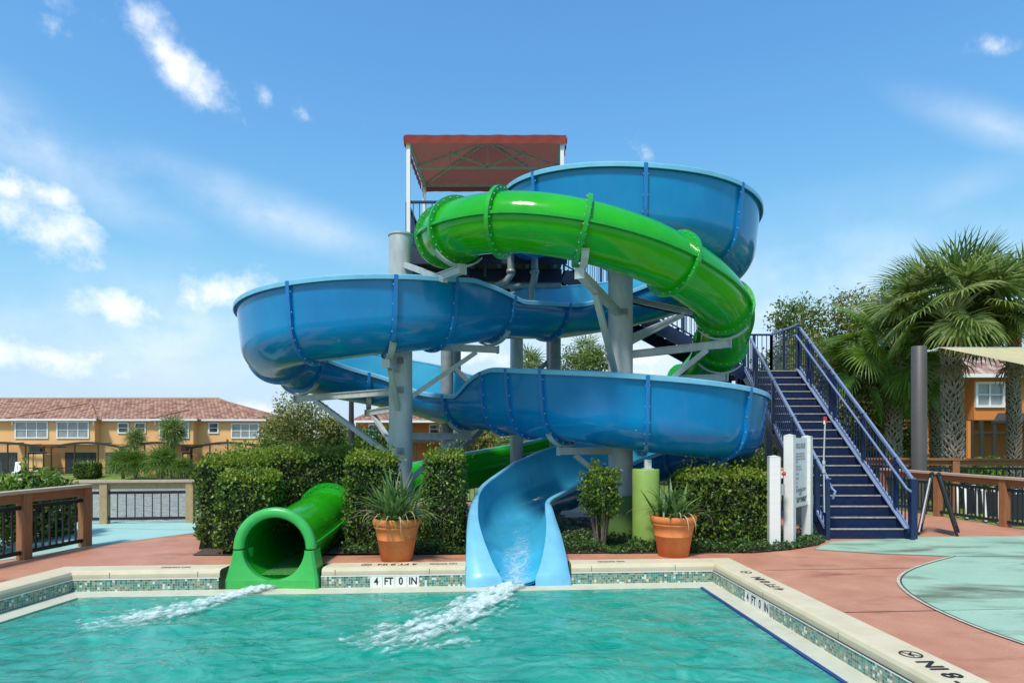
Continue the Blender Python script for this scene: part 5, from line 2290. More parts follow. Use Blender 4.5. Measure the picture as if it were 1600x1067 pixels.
def box_hedge(label, c, size, rz, n, leaf=.055, bump_=.10, group=None, cat='hedge', name='hedge', top_lit=.6, core=True, hole=0.0, seed=1):
    """clipped hedge: leaves over an uneven box surface, paler sunlit leaves on top, dark shade core inside"""
    g = np.random.default_rng(seed)
    sx, sy, sz = size
    t = thing(name, label, cat, c, group)
    areas = np.array([sy * sz, sy * sz, sx * sz, sx * sz, sx * sy])
    f = g.choice(5, n, p=areas / areas.sum())
    u, v = g.uniform(-.5, .5, n), g.uniform(-.5, .5, n)
    Pn = np.zeros((n, 3))
    N = np.zeros((n, 3))
    for k in range(5):
        m = f == k
        if k < 2:
            s = -1 if k == 0 else 1
            Pn[m] = np.stack([np.full(m.sum(), s * sx / 2), u[m] * sy, (v[m] + .5) * sz], 1)
            N[m] = (s, 0, 0)
        elif k < 4:
            s = -1 if k == 2 else 1
            Pn[m] = np.stack([u[m] * sx, np.full(m.sum(), s * sy / 2), (v[m] + .5) * sz], 1)
            N[m] = (0, s, 0)
        else:
            Pn[m] = np.stack([u[m] * sx, v[m] * sy, np.full(m.sum(), sz)], 1)
            N[m] = (0, 0, 1)
    # round off the corners and push the surface in and out
    ctr = np.array([0, 0, sz / 2])
    q = (Pn - ctr) / (np.array(size) / 2)
    ln = (np.abs(q) ** 5).sum(1) ** (1 / 5)
    Pn = ctr + (Pn - ctr) / ln[:, None]
    disp = np.array([fbm(p[0] + seed * 3.7, p[1] * 1.3 + p[2], 1.9, 3, seed) + .45 * noise.noise((p[0] * 9, p[1] * 9, p[2] * 9 + seed)) for p in Pn])
    Pn = Pn + N * (disp * bump_)[:, None]
    depth = g.exponential(.055, n)
    shoots = (Pn[:, 2] > sz * .9) & (g.random(n) < .05)
    depth = np.where(shoots, -g.uniform(.03, .16, n), depth)
    Pn = Pn - N * np.minimum(depth, .25)[:, None] + g.normal(0, .018, (n, 3))
    D = unit(N * .5 + g.normal(0, .75, (n, 3)) + np.array([0, 0, .35]))
    Nn = unit(N + g.normal(0, .55, (n, 3)))
    size_ = leaf * g.uniform(.5, 1.45, n)
    new = (Pn[:, 2] > sz * .86) & (g.random(n) < top_lit * 1.9) | (disp > .22) & (g.random(n) < .35 * top_lit)  # leaves on top and bulges get the painted sunlit colour
    if hole > 0:
        keep = ~((disp < -.18) & (g.random(n) < hole))
        Pn, D, Nn, size_, new = Pn[keep], D[keep], Nn[keep], size_[keep], new[keep]
    ca, sa = math.cos(rz), math.sin(rz)
    Rm = np.array([[ca, -sa, 0], [sa, ca, 0], [0, 0, 1]])
    Pw, D, Nn = Pn @ Rm.T + np.array(c), D @ Rm.T, Nn @ Rm.T
    V, F = leaf_quads(Pw, D, Nn, size_, .55)
    np_mesh('foliage', V, F, [M['hedge'], M['hedge_top']], t, mi=new.astype(int))
    mb = MB()
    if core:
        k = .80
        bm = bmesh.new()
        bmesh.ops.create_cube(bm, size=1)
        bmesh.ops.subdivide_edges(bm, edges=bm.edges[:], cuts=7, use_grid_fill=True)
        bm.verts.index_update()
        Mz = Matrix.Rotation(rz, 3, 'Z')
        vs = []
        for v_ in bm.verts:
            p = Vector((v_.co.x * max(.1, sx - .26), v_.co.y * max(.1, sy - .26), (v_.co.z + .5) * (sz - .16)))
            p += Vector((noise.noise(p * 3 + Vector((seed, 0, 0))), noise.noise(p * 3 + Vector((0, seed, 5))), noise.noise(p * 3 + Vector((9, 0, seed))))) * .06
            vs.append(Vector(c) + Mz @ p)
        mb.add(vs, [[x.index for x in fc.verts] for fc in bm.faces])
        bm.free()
        mb.build('shade_core', M['hedge_core'], t)  # solid near-black core stands in for the shade between the leaves
    rr = random.Random(seed)
    mb = MB()
    for k in range(int(3 + sx * 4)):
        x, y = rr.uniform(-.4, .4) * sx, -sy * .5 + .10 + rr.uniform(0, .1)
        p = Vector(c) + Matrix.Rotation(rz, 3, 'Z') @ Vector((x, y, 0))
        mb.tube([p, p + Vector((rr.uniform(-.05, .05), rr.uniform(-.03, .03), sz * .3)), p + Vector((rr.uniform(-.15, .15), .05, sz * .55))], [.014, .011, .007], 5)
    mb.build('stem_cluster', M['bark'], t)['kind'] = 'stuff'
    return t


HG = 'clipped hedges round the slides'
box_hedge('long clipped hedge behind the green tube mouth', (-3.75, 11.95, 0), (3.3, 1.4, 1.53), R(1), 17000, .062, .10, HG, seed=2)
box_hedge('rounded hedge clump in front of the long hedge at far left', (-3.98, 9.75, 0), (.88, .85, 1.24), R(4), 6500, .058, .10, HG, seed=3)
box_hedge('tall left end of the clipped hedge, beside the pale aqua path', (-4.53, 10.65, 0), (.90, 1.75, 1.47), R(2), 9000, .06, .12, HG, seed=12)
box_hedge('square hedge block just left of the left potted plant', (-2.22, 10.15, 0), (.78, .75, 1.52), 0, 6500, .055, .09, HG, seed=4)
box_hedge('narrow hedge block between the left pot and the blue slide exit', (-1.04, 9.95, 0), (.66, .62, 1.56), R(-3), 6500, .05, .08, HG, seed=5)
box_hedge('broad clipped hedge between the right pot and the white posts', (3.36, 10.35, 0), (1.56, .72, 1.24), R(2), 11000, .058, .10, HG, seed=6)
box_hedge('short hedge block in the shade behind the rules sign', (4.42, 11.75, 0), (.75, .6, 1.30), 0, 3500, .058, .10, HG, seed=16)


def bush(label, c, r, zc, rz_, n, leaf, matn, stems=8, name='shrub', cat='shrub', group=None, seed=1, cmat=None):
    """loose rounded bush on visible stems"""
    g = np.random.default_rng(seed)
    t = thing(name, label, cat, c, group)
    d = unit(g.normal(0, 1, (n, 3)))
    rad = g.uniform(.35, 1, n) ** .45
    lump = np.array([1 + .6 * noise.noise((p[0] * 2.4 + seed, p[1] * 2.4, p[2] * 2.4)) for p in d])
    P_ = d * (rad * lump)[:, None] * np.array([r, r, rz_]) + np.array([0, 0, zc])
    P_[:, 2] = np.maximum(P_[:, 2], .03)
    P_ += np.array(c)
    D = unit(d * .6 + g.normal(0, .7, (n, 3)) + np.array([0, 0, .3]))
    Nn = unit(d + g.normal(0, .6, (n, 3)))
    V, F = leaf_quads(P_, D, Nn, leaf * g.uniform(.6, 1.3, n), .5)
    mats = [M[matn]] + ([M[cmat]] if cmat else [])
    mi = ((P_[:, 2] - c[2] > zc + rz_ * .35) & (g.random(n) < .5)).astype(int) if cmat else None
    np_mesh('foliage', V, F, mats, t, mi=mi)
    rr = random.Random(seed)
    if stems:
        mb = MB()
        for k in range(stems):
            a = rr.uniform(0, 6.28)
            e = Vector(c) + Vector((math.cos(a) * r * .6, math.sin(a) * r * .6, zc + rz_ * .3))
            b = Vector(c) + Vector((math.cos(a) * .06, math.sin(a) * .06, 0))
            mb.tube([b, b.lerp(e, .5) + Vector((rr.uniform(-.04, .04), 0, .05)), e], [.02, .014, .006], 6)
        mb.build('stem_cluster', M['bark'], t)['kind'] = 'stuff'
    return t


q = W(938, 850, 9.95)
bush('small leafy topiary on bare stems left of the olive pedestal', (q.x, 9.95, 0), .31, .88, .43, 4200, .06, 'hedge', 14, cat='shrub', seed=21, cmat='hedge_top')
# foliage behind the left foreground railing
for k, (px_, d_, h_, lab) in enumerate(((-30, 9.6, .95, 'leafy shrub behind the left railing at the frame edge'), (38, 10.6, .98, 'lime topped shrub behind the middle of the left railing'), (84, 11.2, .82, 'dark twiggy shrub behind the end of the left railing'))):
    x = (px_ - 800) / 1000 * d_
    bush(lab, (x, d_, 0), .56 - .06 * k, h_ * .62, h_ * .62, 1500, .13, 'hedge', 12, seed=31 + k, cmat='shrub_lime', group='shrubs behind the left railing')

# planting bed and ground cover
bed = px_poly([(300, 868), (480, 866.5), (900, 865), (1180, 864), (1235, 859), (1278, 852), (1290, 846)]) + [(5.25, 11.2), (5.2, 13.8), (-4.9, 13.4), (-4.95, 11.2)]
_k = 1
bed[_k:_k] = [(GN[0], bed[0][1] + .0), (GN[0], 12.0), (GN[1], 12.0), (GN[1], bed[0][1] + .0)]
mb = sheet(bed, [], .015)
tag(mb.build('planting_bed', M['mulch'], base=(0, 0, 0)), kind='structure')


def in_poly(p, poly):
    c = False
    for i in range(len(poly)):
        a, b = poly[i], poly[i - 1]
        if (a[1] > p[1]) != (b[1] > p[1]) and p[0] < (b[0] - a[0]) * (p[1] - a[1]) / (b[1] - a[1]) + a[0]:
            c = not c
    return c


pts = []
while len(pts) < 17000:
    x, y = rng.uniform(-3.0, 5.5), rng.uniform(9.0, 11.9)
    if rng.random() > math.exp(-max(0, y - 9.9) * 1.1):
        continue
    y += .05 * noise.noise((x * 5, 0, 0)) - .06
    if not in_poly((x, y + .03), bed):
        continue
    if -.56 < x < .72 and y < 12.5 or -3.75 < x < -2.55 and y < 11.5:
        continue
    h = .16 * (.55 + .9 * noise.noise((x * 2.2, y * 2.2, 7)) + .5 * noise.noise((x * 7, y * 7, 2)))
    pts.append((x, y, .02 + max(.015, h) * rng.random() ** .6))
Pp = np.array(pts)
n = len(Pp)
V, F = leaf_quads(Pp, unit(rng.normal(0, .8, (n, 3)) + np.array([0, -.2, .35])), unit(rng.normal(0, .6, (n, 3)) + np.array([0, -.3, 1])), rng.uniform(.032, .066, n), .6)
tag(np_mesh('ground_cover', V, F, M['cover']), 'low green ground cover along the front of the bed', 'ground cover', kind='stuff')
# pale pebbles in the shade under the slides
pts = rng.uniform((-1.6, 11.2), (2.6, 13.6), (900, 2))
mb = MB()
for (x, y) in pts:
    r_ = rng.uniform(.02, .055)
    mb.box((x, y, .02), (r_ * 1.6, r_ * 1.3, r_), rz=float(rng.uniform(0, 3)))
M['pebble'] = mat('pebbles', (.22, .20, .17), .9, col2=(.45, .42, .37), vscale=9)
tag(mb.build('pebbles', M['pebble']), 'pale pebbles on the bed under the slides', 'pebbles', kind='stuff')
# trailing weed at the left corner of the bed
bush('small trailing weed on the deck at the left end of the hedge', (G(316, 842).x, G(316, 842).y, 0), .13, .18, .24, 120, .06, 'shrub_lime', 4, seed=77, name='weed', cat='weed')


# ------------------------------------------------------------------ trees
def tree(label, x, y, z0, H, cr, n, leaf, matn, seed, trunk=.16, group=None, cz=.62, squash=.8, nl=9, sparse=1.0, low=False):
    n, leaf = int(n * 2.6), leaf * .8
    g = np.random.default_rng(seed)
    rr = random.Random(seed)
    t = thing('broadleaf_tree', label, 'tree', (x, y, z0), group)
    mb = MB()
    base = Vector((x, y, z0))
    top = base + Vector((rr.uniform(-.3, .3), rr.uniform(-.3, .3), H * .62))
    fork = base.lerp(top, .45)
    mb.tube([base, base.lerp(top, .25) + Vector((rr.uniform(-.1, .1), 0, 0)), fork, top], [trunk, trunk * .8, trunk * .65, trunk * .3], 9)
    clumps = []
    for k in range(nl):
        a = 2 * math.pi * k / nl + rr.uniform(-.4, .4)
        el = rr.uniform(-.25, 1.0)
        rd = cr * rr.uniform(.45, .95)
        e = Vector((x + math.cos(a) * rd * math.cos(el * .9), y + math.sin(a) * rd * math.cos(el * .9), z0 + H * cz + math.sin(el) * H * (1 - cz) * .9))
        if low and k % 2:
            e.z = z0 + H * rr.uniform(.12, .5)
        s = base.lerp(top, rr.uniform(.3, .95))
        m_ = s.lerp(e, .5) + Vector((0, 0, rr.uniform(-.1, .25)))
        mb.tube([s, m_, e], [trunk * .38, trunk * .22, trunk * .06], 6)
        clumps.append((e, cr * rr.uniform(.30, .52)))
        for q in range(2):
            e2 = m_.lerp(e, rr.uniform(.3, .9)) + Vector((rr.gauss(0, .3), rr.gauss(0, .3), rr.gauss(.1, .25))) * cr * .5
            mb.tube([m_, m_.lerp(e2, .5), e2], [trunk * .16, trunk * .1, trunk * .03], 5)
            clumps.append((e2, cr * rr.uniform(.18, .36)))
    clumps.append((top + Vector((0, 0, H * .25)), cr * .42))
    mb.build('trunk', M['bark'], t)
    w = np.array([c[1] ** 2 for c in clumps])
    w /= w.sum()
    ci = g.choice(len(clumps), n, p=w)
    cen = np.array([list(c[0]) for c in clumps])[ci]
    rad = np.array([c[1] for c in clumps])[ci]
    d = unit(g.normal(0, 1, (n, 3)))
    lump = np.array([1 + .7 * noise.noise((p[0] * 2.2 + c_[0], p[1] * 2.2 + c_[1], p[2] * 2.2 + c_[2])) for p, c_ in zip(d, cen)])
    P_ = cen + d * (rad * lump * g.uniform(.15, 1, n) ** .5)[:, None] * np.array([1, 1, squash])
    keep = P_[:, 2] > z0 + .1
    P_, d = P_[keep], d[keep]
    n = len(P_)
    D = unit(g.normal(0, .8, (n, 3)) + d * .4 - np.array([0, 0, .15]))
    Nn = unit(d + g.normal(0, .6, (n, 3)) + np.array([0, 0, .5]))
    V, F = leaf_quads(P_, D, Nn, leaf * g.uniform(.6, 1.4, n), .55)
    np_mesh('crown', V, F, M[matn], t)
    return t


def wx(px, d):
    return (px - 800) / 1000 * d


TG = 'trees beyond the slides'
zt = lambda x, y: terrain(x, y) - .02
# wall of trees behind the stairs
for a in ((1262, 27, 8.4, 2.5, 9000, .17, 'tree_a', 'tall oak rising above the stair landing, its crown against the sky'), (1330, 25, 8.2, 2.3, 13000, .15, 'tree_b', 'vine covered olive green tree right of the stair rail'), (1300, 22, 5.2, 2.0, 12000, .12, 'tree_b', 'lower vine draped tree directly behind the stair balusters'), (1390, 29, 10.2, 1.5, 2200, .16, 'tree_a', 'slender tree with sparse top behind the palm crowns'), (1225, 24, 5.0, 1.5, 5000, .13, 'tree_a', 'dark tree behind the stair landing, left of the tall oak'), (1365, 22.5, 5.4, 1.9, 11000, .12, 'tree_b', 'dark low tree behind the lower end of the stair rail'), (1290, 30, 7.6, 2.4, 7000, .18, 'tree_a', 'tree filling the gap behind the tall oak')):
    x = wx(a[0], a[1])
    tree(a[7], x, a[1], zt(x, a[1]), a[2] - zt(x, a[1]) if False else a[2], a[3], a[4], a[5], a[6], int(a[0]), .17, TG, .55, .9, 11, low=True)
# left of the poles, centre gaps
for a in ((478, 31, 4.9, 2.4, 8500, .17, 'tree_b', 'olive bushy tree behind the hedge, right of the golden townhouse'), (530, 34, 3.9, 2.3, 6500, .17, 'tree_a', 'dark green tree beside the lamp post'), (590, 30, 2.7, 1.7, 4500, .15, 'tree_c', 'low bright tree between lamp post and left column'), (440, 44, 4.2, 2.4, 4500, .2, 'tree_c', 'tree at the right end of the golden townhouse'),
          (730, 28, 2.9, 1.5, 4000, .14, 'tree_b', 'brownish small tree seen under the blue loops'), (905, 40, 8.0, 2.3, 2600, .2, 'tree_a', 'open crowned tree seen between the tower posts'), (838, 36, 6.2, 1.1, 700, .2, 'tree_a', 'thin young tree below the distant palm'), (1010, 34, 3.0, 2.6, 5000, .18, 'tree_a', 'low tree behind the right column'), (1150, 30, 3.4, 2.4, 6000, .17, 'tree_a', 'low dark tree behind the foot of the upper stair flight'), (1085, 40, 3.6, 3.0, 5000, .2, 'tree_c', 'distant green tree behind the lower blue loop'), (820, 46, 3.4, 3.4, 5000, .22, 'tree_a', 'distant tree line tree behind the blue slide exit')):
    x = wx(a[0], a[1])
    z = zt(x, a[1])
    tree(a[7], x, a[1], z, a[2] + (1.75 - 1.75) - z * .55, a[3], a[4], a[5], a[6], int(a[0]) + 3, .14, TG, .6, .85, 9, low=a[2] < 5)


# ------------------------------------------------------------------ palms
def fan(mbv, base, az, el, pet, Rf, rr, nseg=26, droop=.5, dryset=None):
    """one fan leaf: arched stalk, folded segments drooping at the tips. returns stalk points"""
    d = Vector((math.cos(az), math.sin(az), 0))
    up = Vector((0, 0, 1))
    side = Vector((-d.y, d.x, 0))
    p0 = Vector(base)
    ang = el
    pts = [p0]
    for k in range(4):
        p0 = p0 + (d * math.cos(ang) + up * math.sin(ang)) * (pet / 4)
        ang -= .02 + .17 * droop
        pts.append(p0)
    ax = (d * math.cos(ang) + up * math.sin(ang)).normalized()
    ang -= .08 + .55 * droop
    ax = (d * math.cos(ang) + up * math.sin(ang)).normalized()
    nn = side.cross(ax).normalized() * -1
    if nn.z < 0:
        nn = -nn
    roll = rr.gauss(0, .55)
    side, nn = side * math.cos(roll) + nn * math.sin(roll), nn * math.cos(roll) - side * math.sin(roll)
    hub = p0
    for k in range(nseg):
        f = k / (nseg - 1) * 2 - 1
        th = f * R(rr.uniform(118, 128))
        L = Rf * (1 - .28 * abs(f) ** 2.2) * rr.uniform(.9, 1.06)
        dirn = (ax * math.cos(th) + side * math.sin(th)).normalized()
        w = Rf * .026
        sdd = dirn.cross(nn).normalized()
        p = hub.copy()
        dd = dirn + nn * .18 + ax * (-.10 * (1 - abs(f)))
        dd.normalize()
        rows = []
        for q in range(5):
            g = q / 4
            ww = w * (.5 + g) if g < .5 else w * (1.0 - ((g - .5) / .5) ** 1.4 * .92)
            rows.append((p - sdd * ww, p + nn * ww * .5, p + sdd * ww))
            dd = (dd - up * (.10 + .75 * g * g) * (.25 + droop) * (.6 + .6 * abs(f))).normalized()
            p = p + dd * (L / 4)
        for q in range(4):
            a, b = rows[q], rows[q + 1]
            i = len(mbv[0])
            mbv[0].extend([*a, *b])
            mbv[1].append((i, i + 1, i + 4, i + 3))
            mbv[1].append((i + 1, i + 2, i + 5, i + 4))
    return pts


def palm(label, x, y, z0, ht, rt, nf, Rf, pet, seed, matn='frond', boots=True, dry=4, group='sabal palms', elmin=-.75, cat='palm tree', lean=0.0, nseg=34):
    rr = random.Random(seed)
    t = thing('sabal_palm', label, cat, (x, y, z0), group)
    mb = MB()
    tp = Vector((x + lean, y, z0 + ht))
    bs = Vector((x, y, z0))
    mb.tube([bs, bs.lerp(tp, .3), bs.lerp(tp, .8), tp], [rt * .72, rt * .66, rt * .66, rt * .5], 14)
    tr = mb.build('trunk', M['palm_core'], t)
    if boots:
        mb = MB()
        nrow = int(ht / (rt * .34))
        nper = 8
        for r_ in range(nrow):
            f = r_ / nrow
            c = bs.lerp(tp, f)
            for k in range(nper):
                for s_ in (-1, 1):
                    a = 2 * math.pi * (k + .5 * (r_ % 2)) / nper + rr.gauss(0, .11)
                    # each old leaf base is a forked strap crossing its neighbours
                    rad = rt * (.70 + .03 * (s_ > 0))
                    a1 = a + s_ * (math.pi / nper) * 1.05
                    p0 = c + Vector((math.cos(a) * rad * .97, math.sin(a) * rad * .97, -rt * .05))
                    L = rt * rr.uniform(.62, .88)
                    p1 = c + Vector((math.cos((a + a1) / 2) * (rad + rt * .16), math.sin((a + a1) / 2) * (rad + rt * .16), L * .5))
                    p2 = c + Vector((math.cos(a1) * (rad + rt * rr.uniform(.26, .42)), math.sin(a1) * (rad + rt * rr.uniform(.26, .42)), L))
                    w = rt * rr.uniform(.17, .25)
                    o = Vector((math.cos(a), math.sin(a), 0))
                    mi = 1 if f > .82 and rr.random() < .85 else 0
                    sd = Vector((-o.y, o.x, 0))
                    rows = []
                    for p_, ww in ((p0, w * 1.15), (p1, w * .95), (p2, w * .7)):
                        tt_ = (p2 - p0).normalized()
                        lat = tt_.cross(o).normalized()
                        rows.append([p_ - lat * ww * .5, p_ + o * ww * .28, p_ + lat * ww * .5, p_ - o * ww * .12])
                    mb.grid(rows, mi, False, close=True)
                    mb.add([rows[-1][0], rows[-1][1], rows[-1][2], rows[-1][3]], [(0, 1, 2, 3)], mi)
        mb.build('bark_lattice', [M['boot'], M['boot_rust']], t)
    V_, F_ = [], []
    stalks = MB()
    for k in range(nf):
        f = (k + .5) / nf
        el = 1.35 + (elmin - 1.35) * f ** 1.15
        az = k * 2.39996 + rr.gauss(0, .15)
        pts_ = fan((V_, F_), tp + Vector((0, 0, rr.uniform(-.10, .25) - .12 * f)), az, el, pet * rr.uniform(.8, 1.1), Rf * rr.uniform(.88, 1.08), rr, nseg, .10 + .70 * f)
        stalks.tube(pts_, [.03, .026, .022, .018, .014], 5, cap=False)
    np_mesh('crown', np.array([list(v) for v in V_]), np.array(F_), M[matn], t)
    stalks.build('stalk_whorl', M['stalk'], t)
    if dry:
        V_, F_ = [], []
        for k in range(dry):
            fan((V_, F_), tp - Vector((0, 0, .3)), rr.uniform(0, 6.28), -.9, pet * .7, Rf * .7, rr, 16, 1.6)
        np_mesh('dead_skirt', np.array([list(v) for v in V_]), np.array(F_), M['frond_dry'], t)
    return t


palm('big sabal palm with thick criss-cross trunk right of the shade pole', wx(1491, 17.6), 17.6, -.2, 5.05, .26, 42, 1.2, 1.35, 41, lean=-.1, elmin=.12)
palm('sabal palm with rusty upper trunk at the right frame edge', wx(1584, 18.2), 18.2, -.2, 5.05, .18, 36, 1.2, 1.25, 42, elmin=.2)
palm('smaller sabal palm left of the shade pole, in front of the trees', wx(1396, 20), 20, -.35, 4.6, .24, 40, 1.15, 1.35, 43, 'frond_lime')
palm('half hidden sabal palm standing just behind the big one', wx(1463, 20.5), 20.5, -.3, 4.9, .2, 26, 1.1, 1.2, 44, elmin=.1)
palm('distant fan palm seen between the tower posts', wx(826, 42), 42, -1.6, 8.1, .2, 40, .9, .6, 45, boots=False, dry=5, nseg=12)
palm('distant palm with thin trunk right of the rear tower post', wx(915, 44), 44, -1.6, 8.9, .18, 30, 1.1, .8, 46, boots=False, dry=2, nseg=12)
# palms on the lawn of the golden townhouse
lz = -2.25
PG = 'palms on the far lawn'
palm('short fan palm left of the taller palm on the far lawn', wx(212, 62), 62, lz, 3.7, .22, 46, 1.0, .45, 51, boots=False, dry=2, group=PG, nseg=14)
palm('taller fan palm with dark trunk on the far lawn', wx(270, 61.5), 61.5, lz, 4.4, .32, 60, 1.25, .6, 52, boots=False, dry=1, group=PG, nseg=14)
for px_, sc, sd_, lab in ((192, 1.0, 53, 'bushy low palm clump at the left of the far lawn palms'), (213, .95, 54, 'bushy low palm clump under the short fan palm'), (253, 1.05, 55, 'low palm with dead skirt under the taller palm'), (283, .7, 56, 'small low palm at the right of the far lawn palms')):
    palm(lab, wx(px_, 60), 60, lz, 1.3 * sc, .2, 46, 1.3 * sc, .8 * sc, sd_, 'frond_lime', False, 8 if sd_ == 55 else 1, PG, -.1, nseg=14)
palm('little palm beside the far patio roofs', wx(368, 63), 63, lz, 2.7, .12, 14, .6, .6, 57, boots=False, dry=0, group=PG, nseg=12)
box_hedge('low round clipped hedge on the far lawn before the dark patio', (wx(137, 62), 62, lz), (2.3, 1.3, 1.45), 0, 2600, .17, .15, None, seed=61, top_lit=.2)
bush('yellow green bush right of the far palms', (wx(296, 61), 61, lz), .9, .9, .9, 500, .25, 'tree_c', 0, seed=62)
bush('lime green rounded bush below the orange house', (wx(1553, 24), 24, -.6), 1.0, .95, .62, 3200, .13, 'shrub_lime', 6, seed=63)
bush('small bright shrub beside the shade pole', (wx(1408, 18), 18, -.2), .30, .75, .45, 420, .12, 'shrub_lime', 5, seed=64)
bush('broad leaved shrub at the foot of the big palm', (wx(1505, 17), 17, -.2), .35, .6, .5, 500, .14, 'frond', 5, seed=65)


# ------------------------------------------------------------------ houses
def quad_part(name, pts, m, parent, thick=None):
    mb = MB()
    mb.add(pts, [tuple(range(len(pts)))])
    return mb.build(name, m, parent)


def window(parent, x0, x1, z0, z1, y, cols, rows=2, pane='curtain'):
    mb = MB()
    fw = .13
    for (a, b, c, d) in ((x0 - fw, x1 + fw, z1, z1 + fw), (x0 - fw, x1 + fw, z0 - fw, z0), (x0 - fw, x0, z0, z1), (x1, x1 + fw, z0, z1)):
        mb.box(((a + b) / 2, y - .05, (c + d) / 2), (b - a, .12, d - c))
    for k in range(1, cols):
        x = x0 + (x1 - x0) * k / cols
        mb.box((x, y - .03, (z0 + z1) / 2), (.09, .07, z1 - z0))
    for k in range(1, rows):
        z = z0 + (z1 - z0) * k / rows
        mb.box(((x0 + x1) / 2, y - .025, z), (x1 - x0, .06, .07))
    w = mb.build('window', M['white_paint'], parent)
    mb = MB()
    mb.add([(x0, y - .006, z0), (x1, y - .006, z0), (x1, y - .006, z1), (x0, y - .006, z1)], [(0, 1, 2, 3)])
    mb.build('pane', M[pane], w)
    return w


HD = 66.0
X = lambda px: (px - 800) / 1000 * HD
Z = lambda py: 1.75 + (681 - py) / 1000 * HD
T1H = thing('townhouse', 'long golden two-storey townhouse with red tile roof across the pond', 'house', (X(200), HD, -2.25))


def wall_block(x0, x1, y, z0, z1, m, parent, depth=6.0, name='wall'):
    mb = MB()
    mb.box(((x0 + x1) / 2, y + depth / 2, (z0 + z1) / 2), (x1 - x0, depth, z1 - z0))
    return mb.build(name, M[m], parent)


zE, zG, zF = Z(655), -2.3, Z(694)
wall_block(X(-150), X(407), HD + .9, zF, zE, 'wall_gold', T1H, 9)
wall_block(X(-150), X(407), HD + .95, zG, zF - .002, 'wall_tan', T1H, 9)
wall_block(X(407.5), X(427), HD + 4, zG, zE, 'wall_gold', T1H, 5)
wall_block(X(18), X(148), HD, zF, zE, 'wall_gold', T1H, .95)
wall_block(X(242), X(302), HD, zF, zE, 'wall_gold', T1H, .95)
wall_block(X(-150), X(-40), HD, zF, zE, 'wall_gold', T1H, .95)
# main roof
yr = HD + 6.5
zr = 1.75 + (681 - 623) / 1000 * yr
ov = .5
mb = MB()
xl, xr = X(-150), X(413)
rxr = (341 - 800) / 1000 * yr
yE = HD + .9 - ov
mb.add([(xl, yE, zE), (xr, yE, zE), (rxr, yr, zr), (xl, yr, zr)], [(0, 1, 2, 3)])
mb.add([(xl, yr, zr), (rxr, yr, zr), (xr, yr + 6, zE), (xl, yr + 6, zE)], [(0, 1, 2, 3)])
mb.build('roof', M['roof_x'], T1H)
mb = MB()
mb.add([(xr, yE, zE), (xr, yr + 6, zE), (rxr, yr, zr)], [(0, 1, 2)])
mb.build('roof_end', M['roof_y'], T1H)
mb = MB()
e0, e1 = X(380), X(431)
mb.add([(e0, HD + 3.6, zE + .02), (e1, HD + 3.6, zE + .02), ((418 - 800) / 1000 * (HD + 6), HD + 6.5, Z(641.5)), ((370 - 800) / 1000 * (HD + 6), HD + 6.5, Z(641.5))], [(0, 1, 2, 3)])
mb.add([(e1, HD + 3.6, zE + .02), (e1, HD + 9, zE + .02), ((418 - 800) / 1000 * (HD + 6), HD + 6.5, Z(641.5))], [(0, 1, 2)])
mb.build('wing_roof', M['roof_x'], T1H)


def hip(x0, x1, xa, za, parent, y0=HD - .5, y1=HD + 3.2):
    mb = MB()
    b = [(x0, y0, zE - .04), (x1, y0, zE - .04), (xa, y1, za)]
    mb.add(b, [(0, 1, 2)])
    h = mb.build('hip_roof', M['roof_x'], parent)
    mb = MB()
    mb.add([(x0, y0, zE - .04), (xa, y1, za), (x0, y1, zE - .04)], [(0, 1, 2)])
    mb.add([(x1, y0, zE - .04), (x1, y1, zE - .04), (xa, y1, za)], [(0, 1, 2)])
    mb.build('hip_side', M['roof_y'], h)
    mb = MB()
    for e in (x0, x1):
        mb.tube([(e, y0, zE), (xa, y1, za + .05)], .13, 6)
    mb.build('hip_ridge', M['roof_y'], h)


hip(X(8), X(156), X(96), Z(626.5), T1H, y1=HD + 4.5)
hip(X(233), X(312), X(274), Z(638), T1H)
for (a, b, y) in ((X(-150), X(8), HD + .38), (X(156), X(233), HD + .38), (X(312), X(414), HD + .38), (X(8), X(156), HD - .54), (X(233), X(312), HD - .54)):
    part_box('gutter', ((a + b) / 2, y, zE - .06), (b - a, .14, .18), 'white_paint', T1H)
for px_ in (20, 147, 243):
    part_box('downpipe', (X(px_), HD - .06, zE - .35), (.14, .12, .5), 'white_paint', T1H)
mb = MB()
mb.tube([((-150 - 800) / 1000 * yr, yr, zr + .03), (rxr, yr, zr + .03), (xr, yE, zE + .05)], .14, 6)
mb.build('ridge_cap', M['roof_y'], T1H)
for (a, b, t_, u_, c, y) in ((26, 74, 660, 683, 3, HD), (91, 138, 660, 683, 3, HD), (251, 294, 660, 683, 3, HD), (357.5, 398, 662.5, 683, 3, HD + .9), (-110, -60, 660, 683, 3, HD)):
    window(T1H, X(a), X(b), Z(u_), Z(t_), y, c)
for a, b in ((178, 192), (205, 219), (321.5, 334)):
    window(T1H, X(a), X(b), Z(675), Z(661.5), HD + .9, 1, 2, 'glass')
# small tiled roof at the right end
mb = MB()
mb.add([(X(408), HD + 2.2, Z(686.5)), (X(431), HD + 2.2, Z(686.5)), (X(409), HD + 3.95, Z(678))], [(0, 1, 2)])
mb.build('porch_roof', M['roof_x'], T1H)
wall_block(X(408), X(429), HD + 2.6, zG, Z(687.5), 'wall_tan', T1H, 1.35)
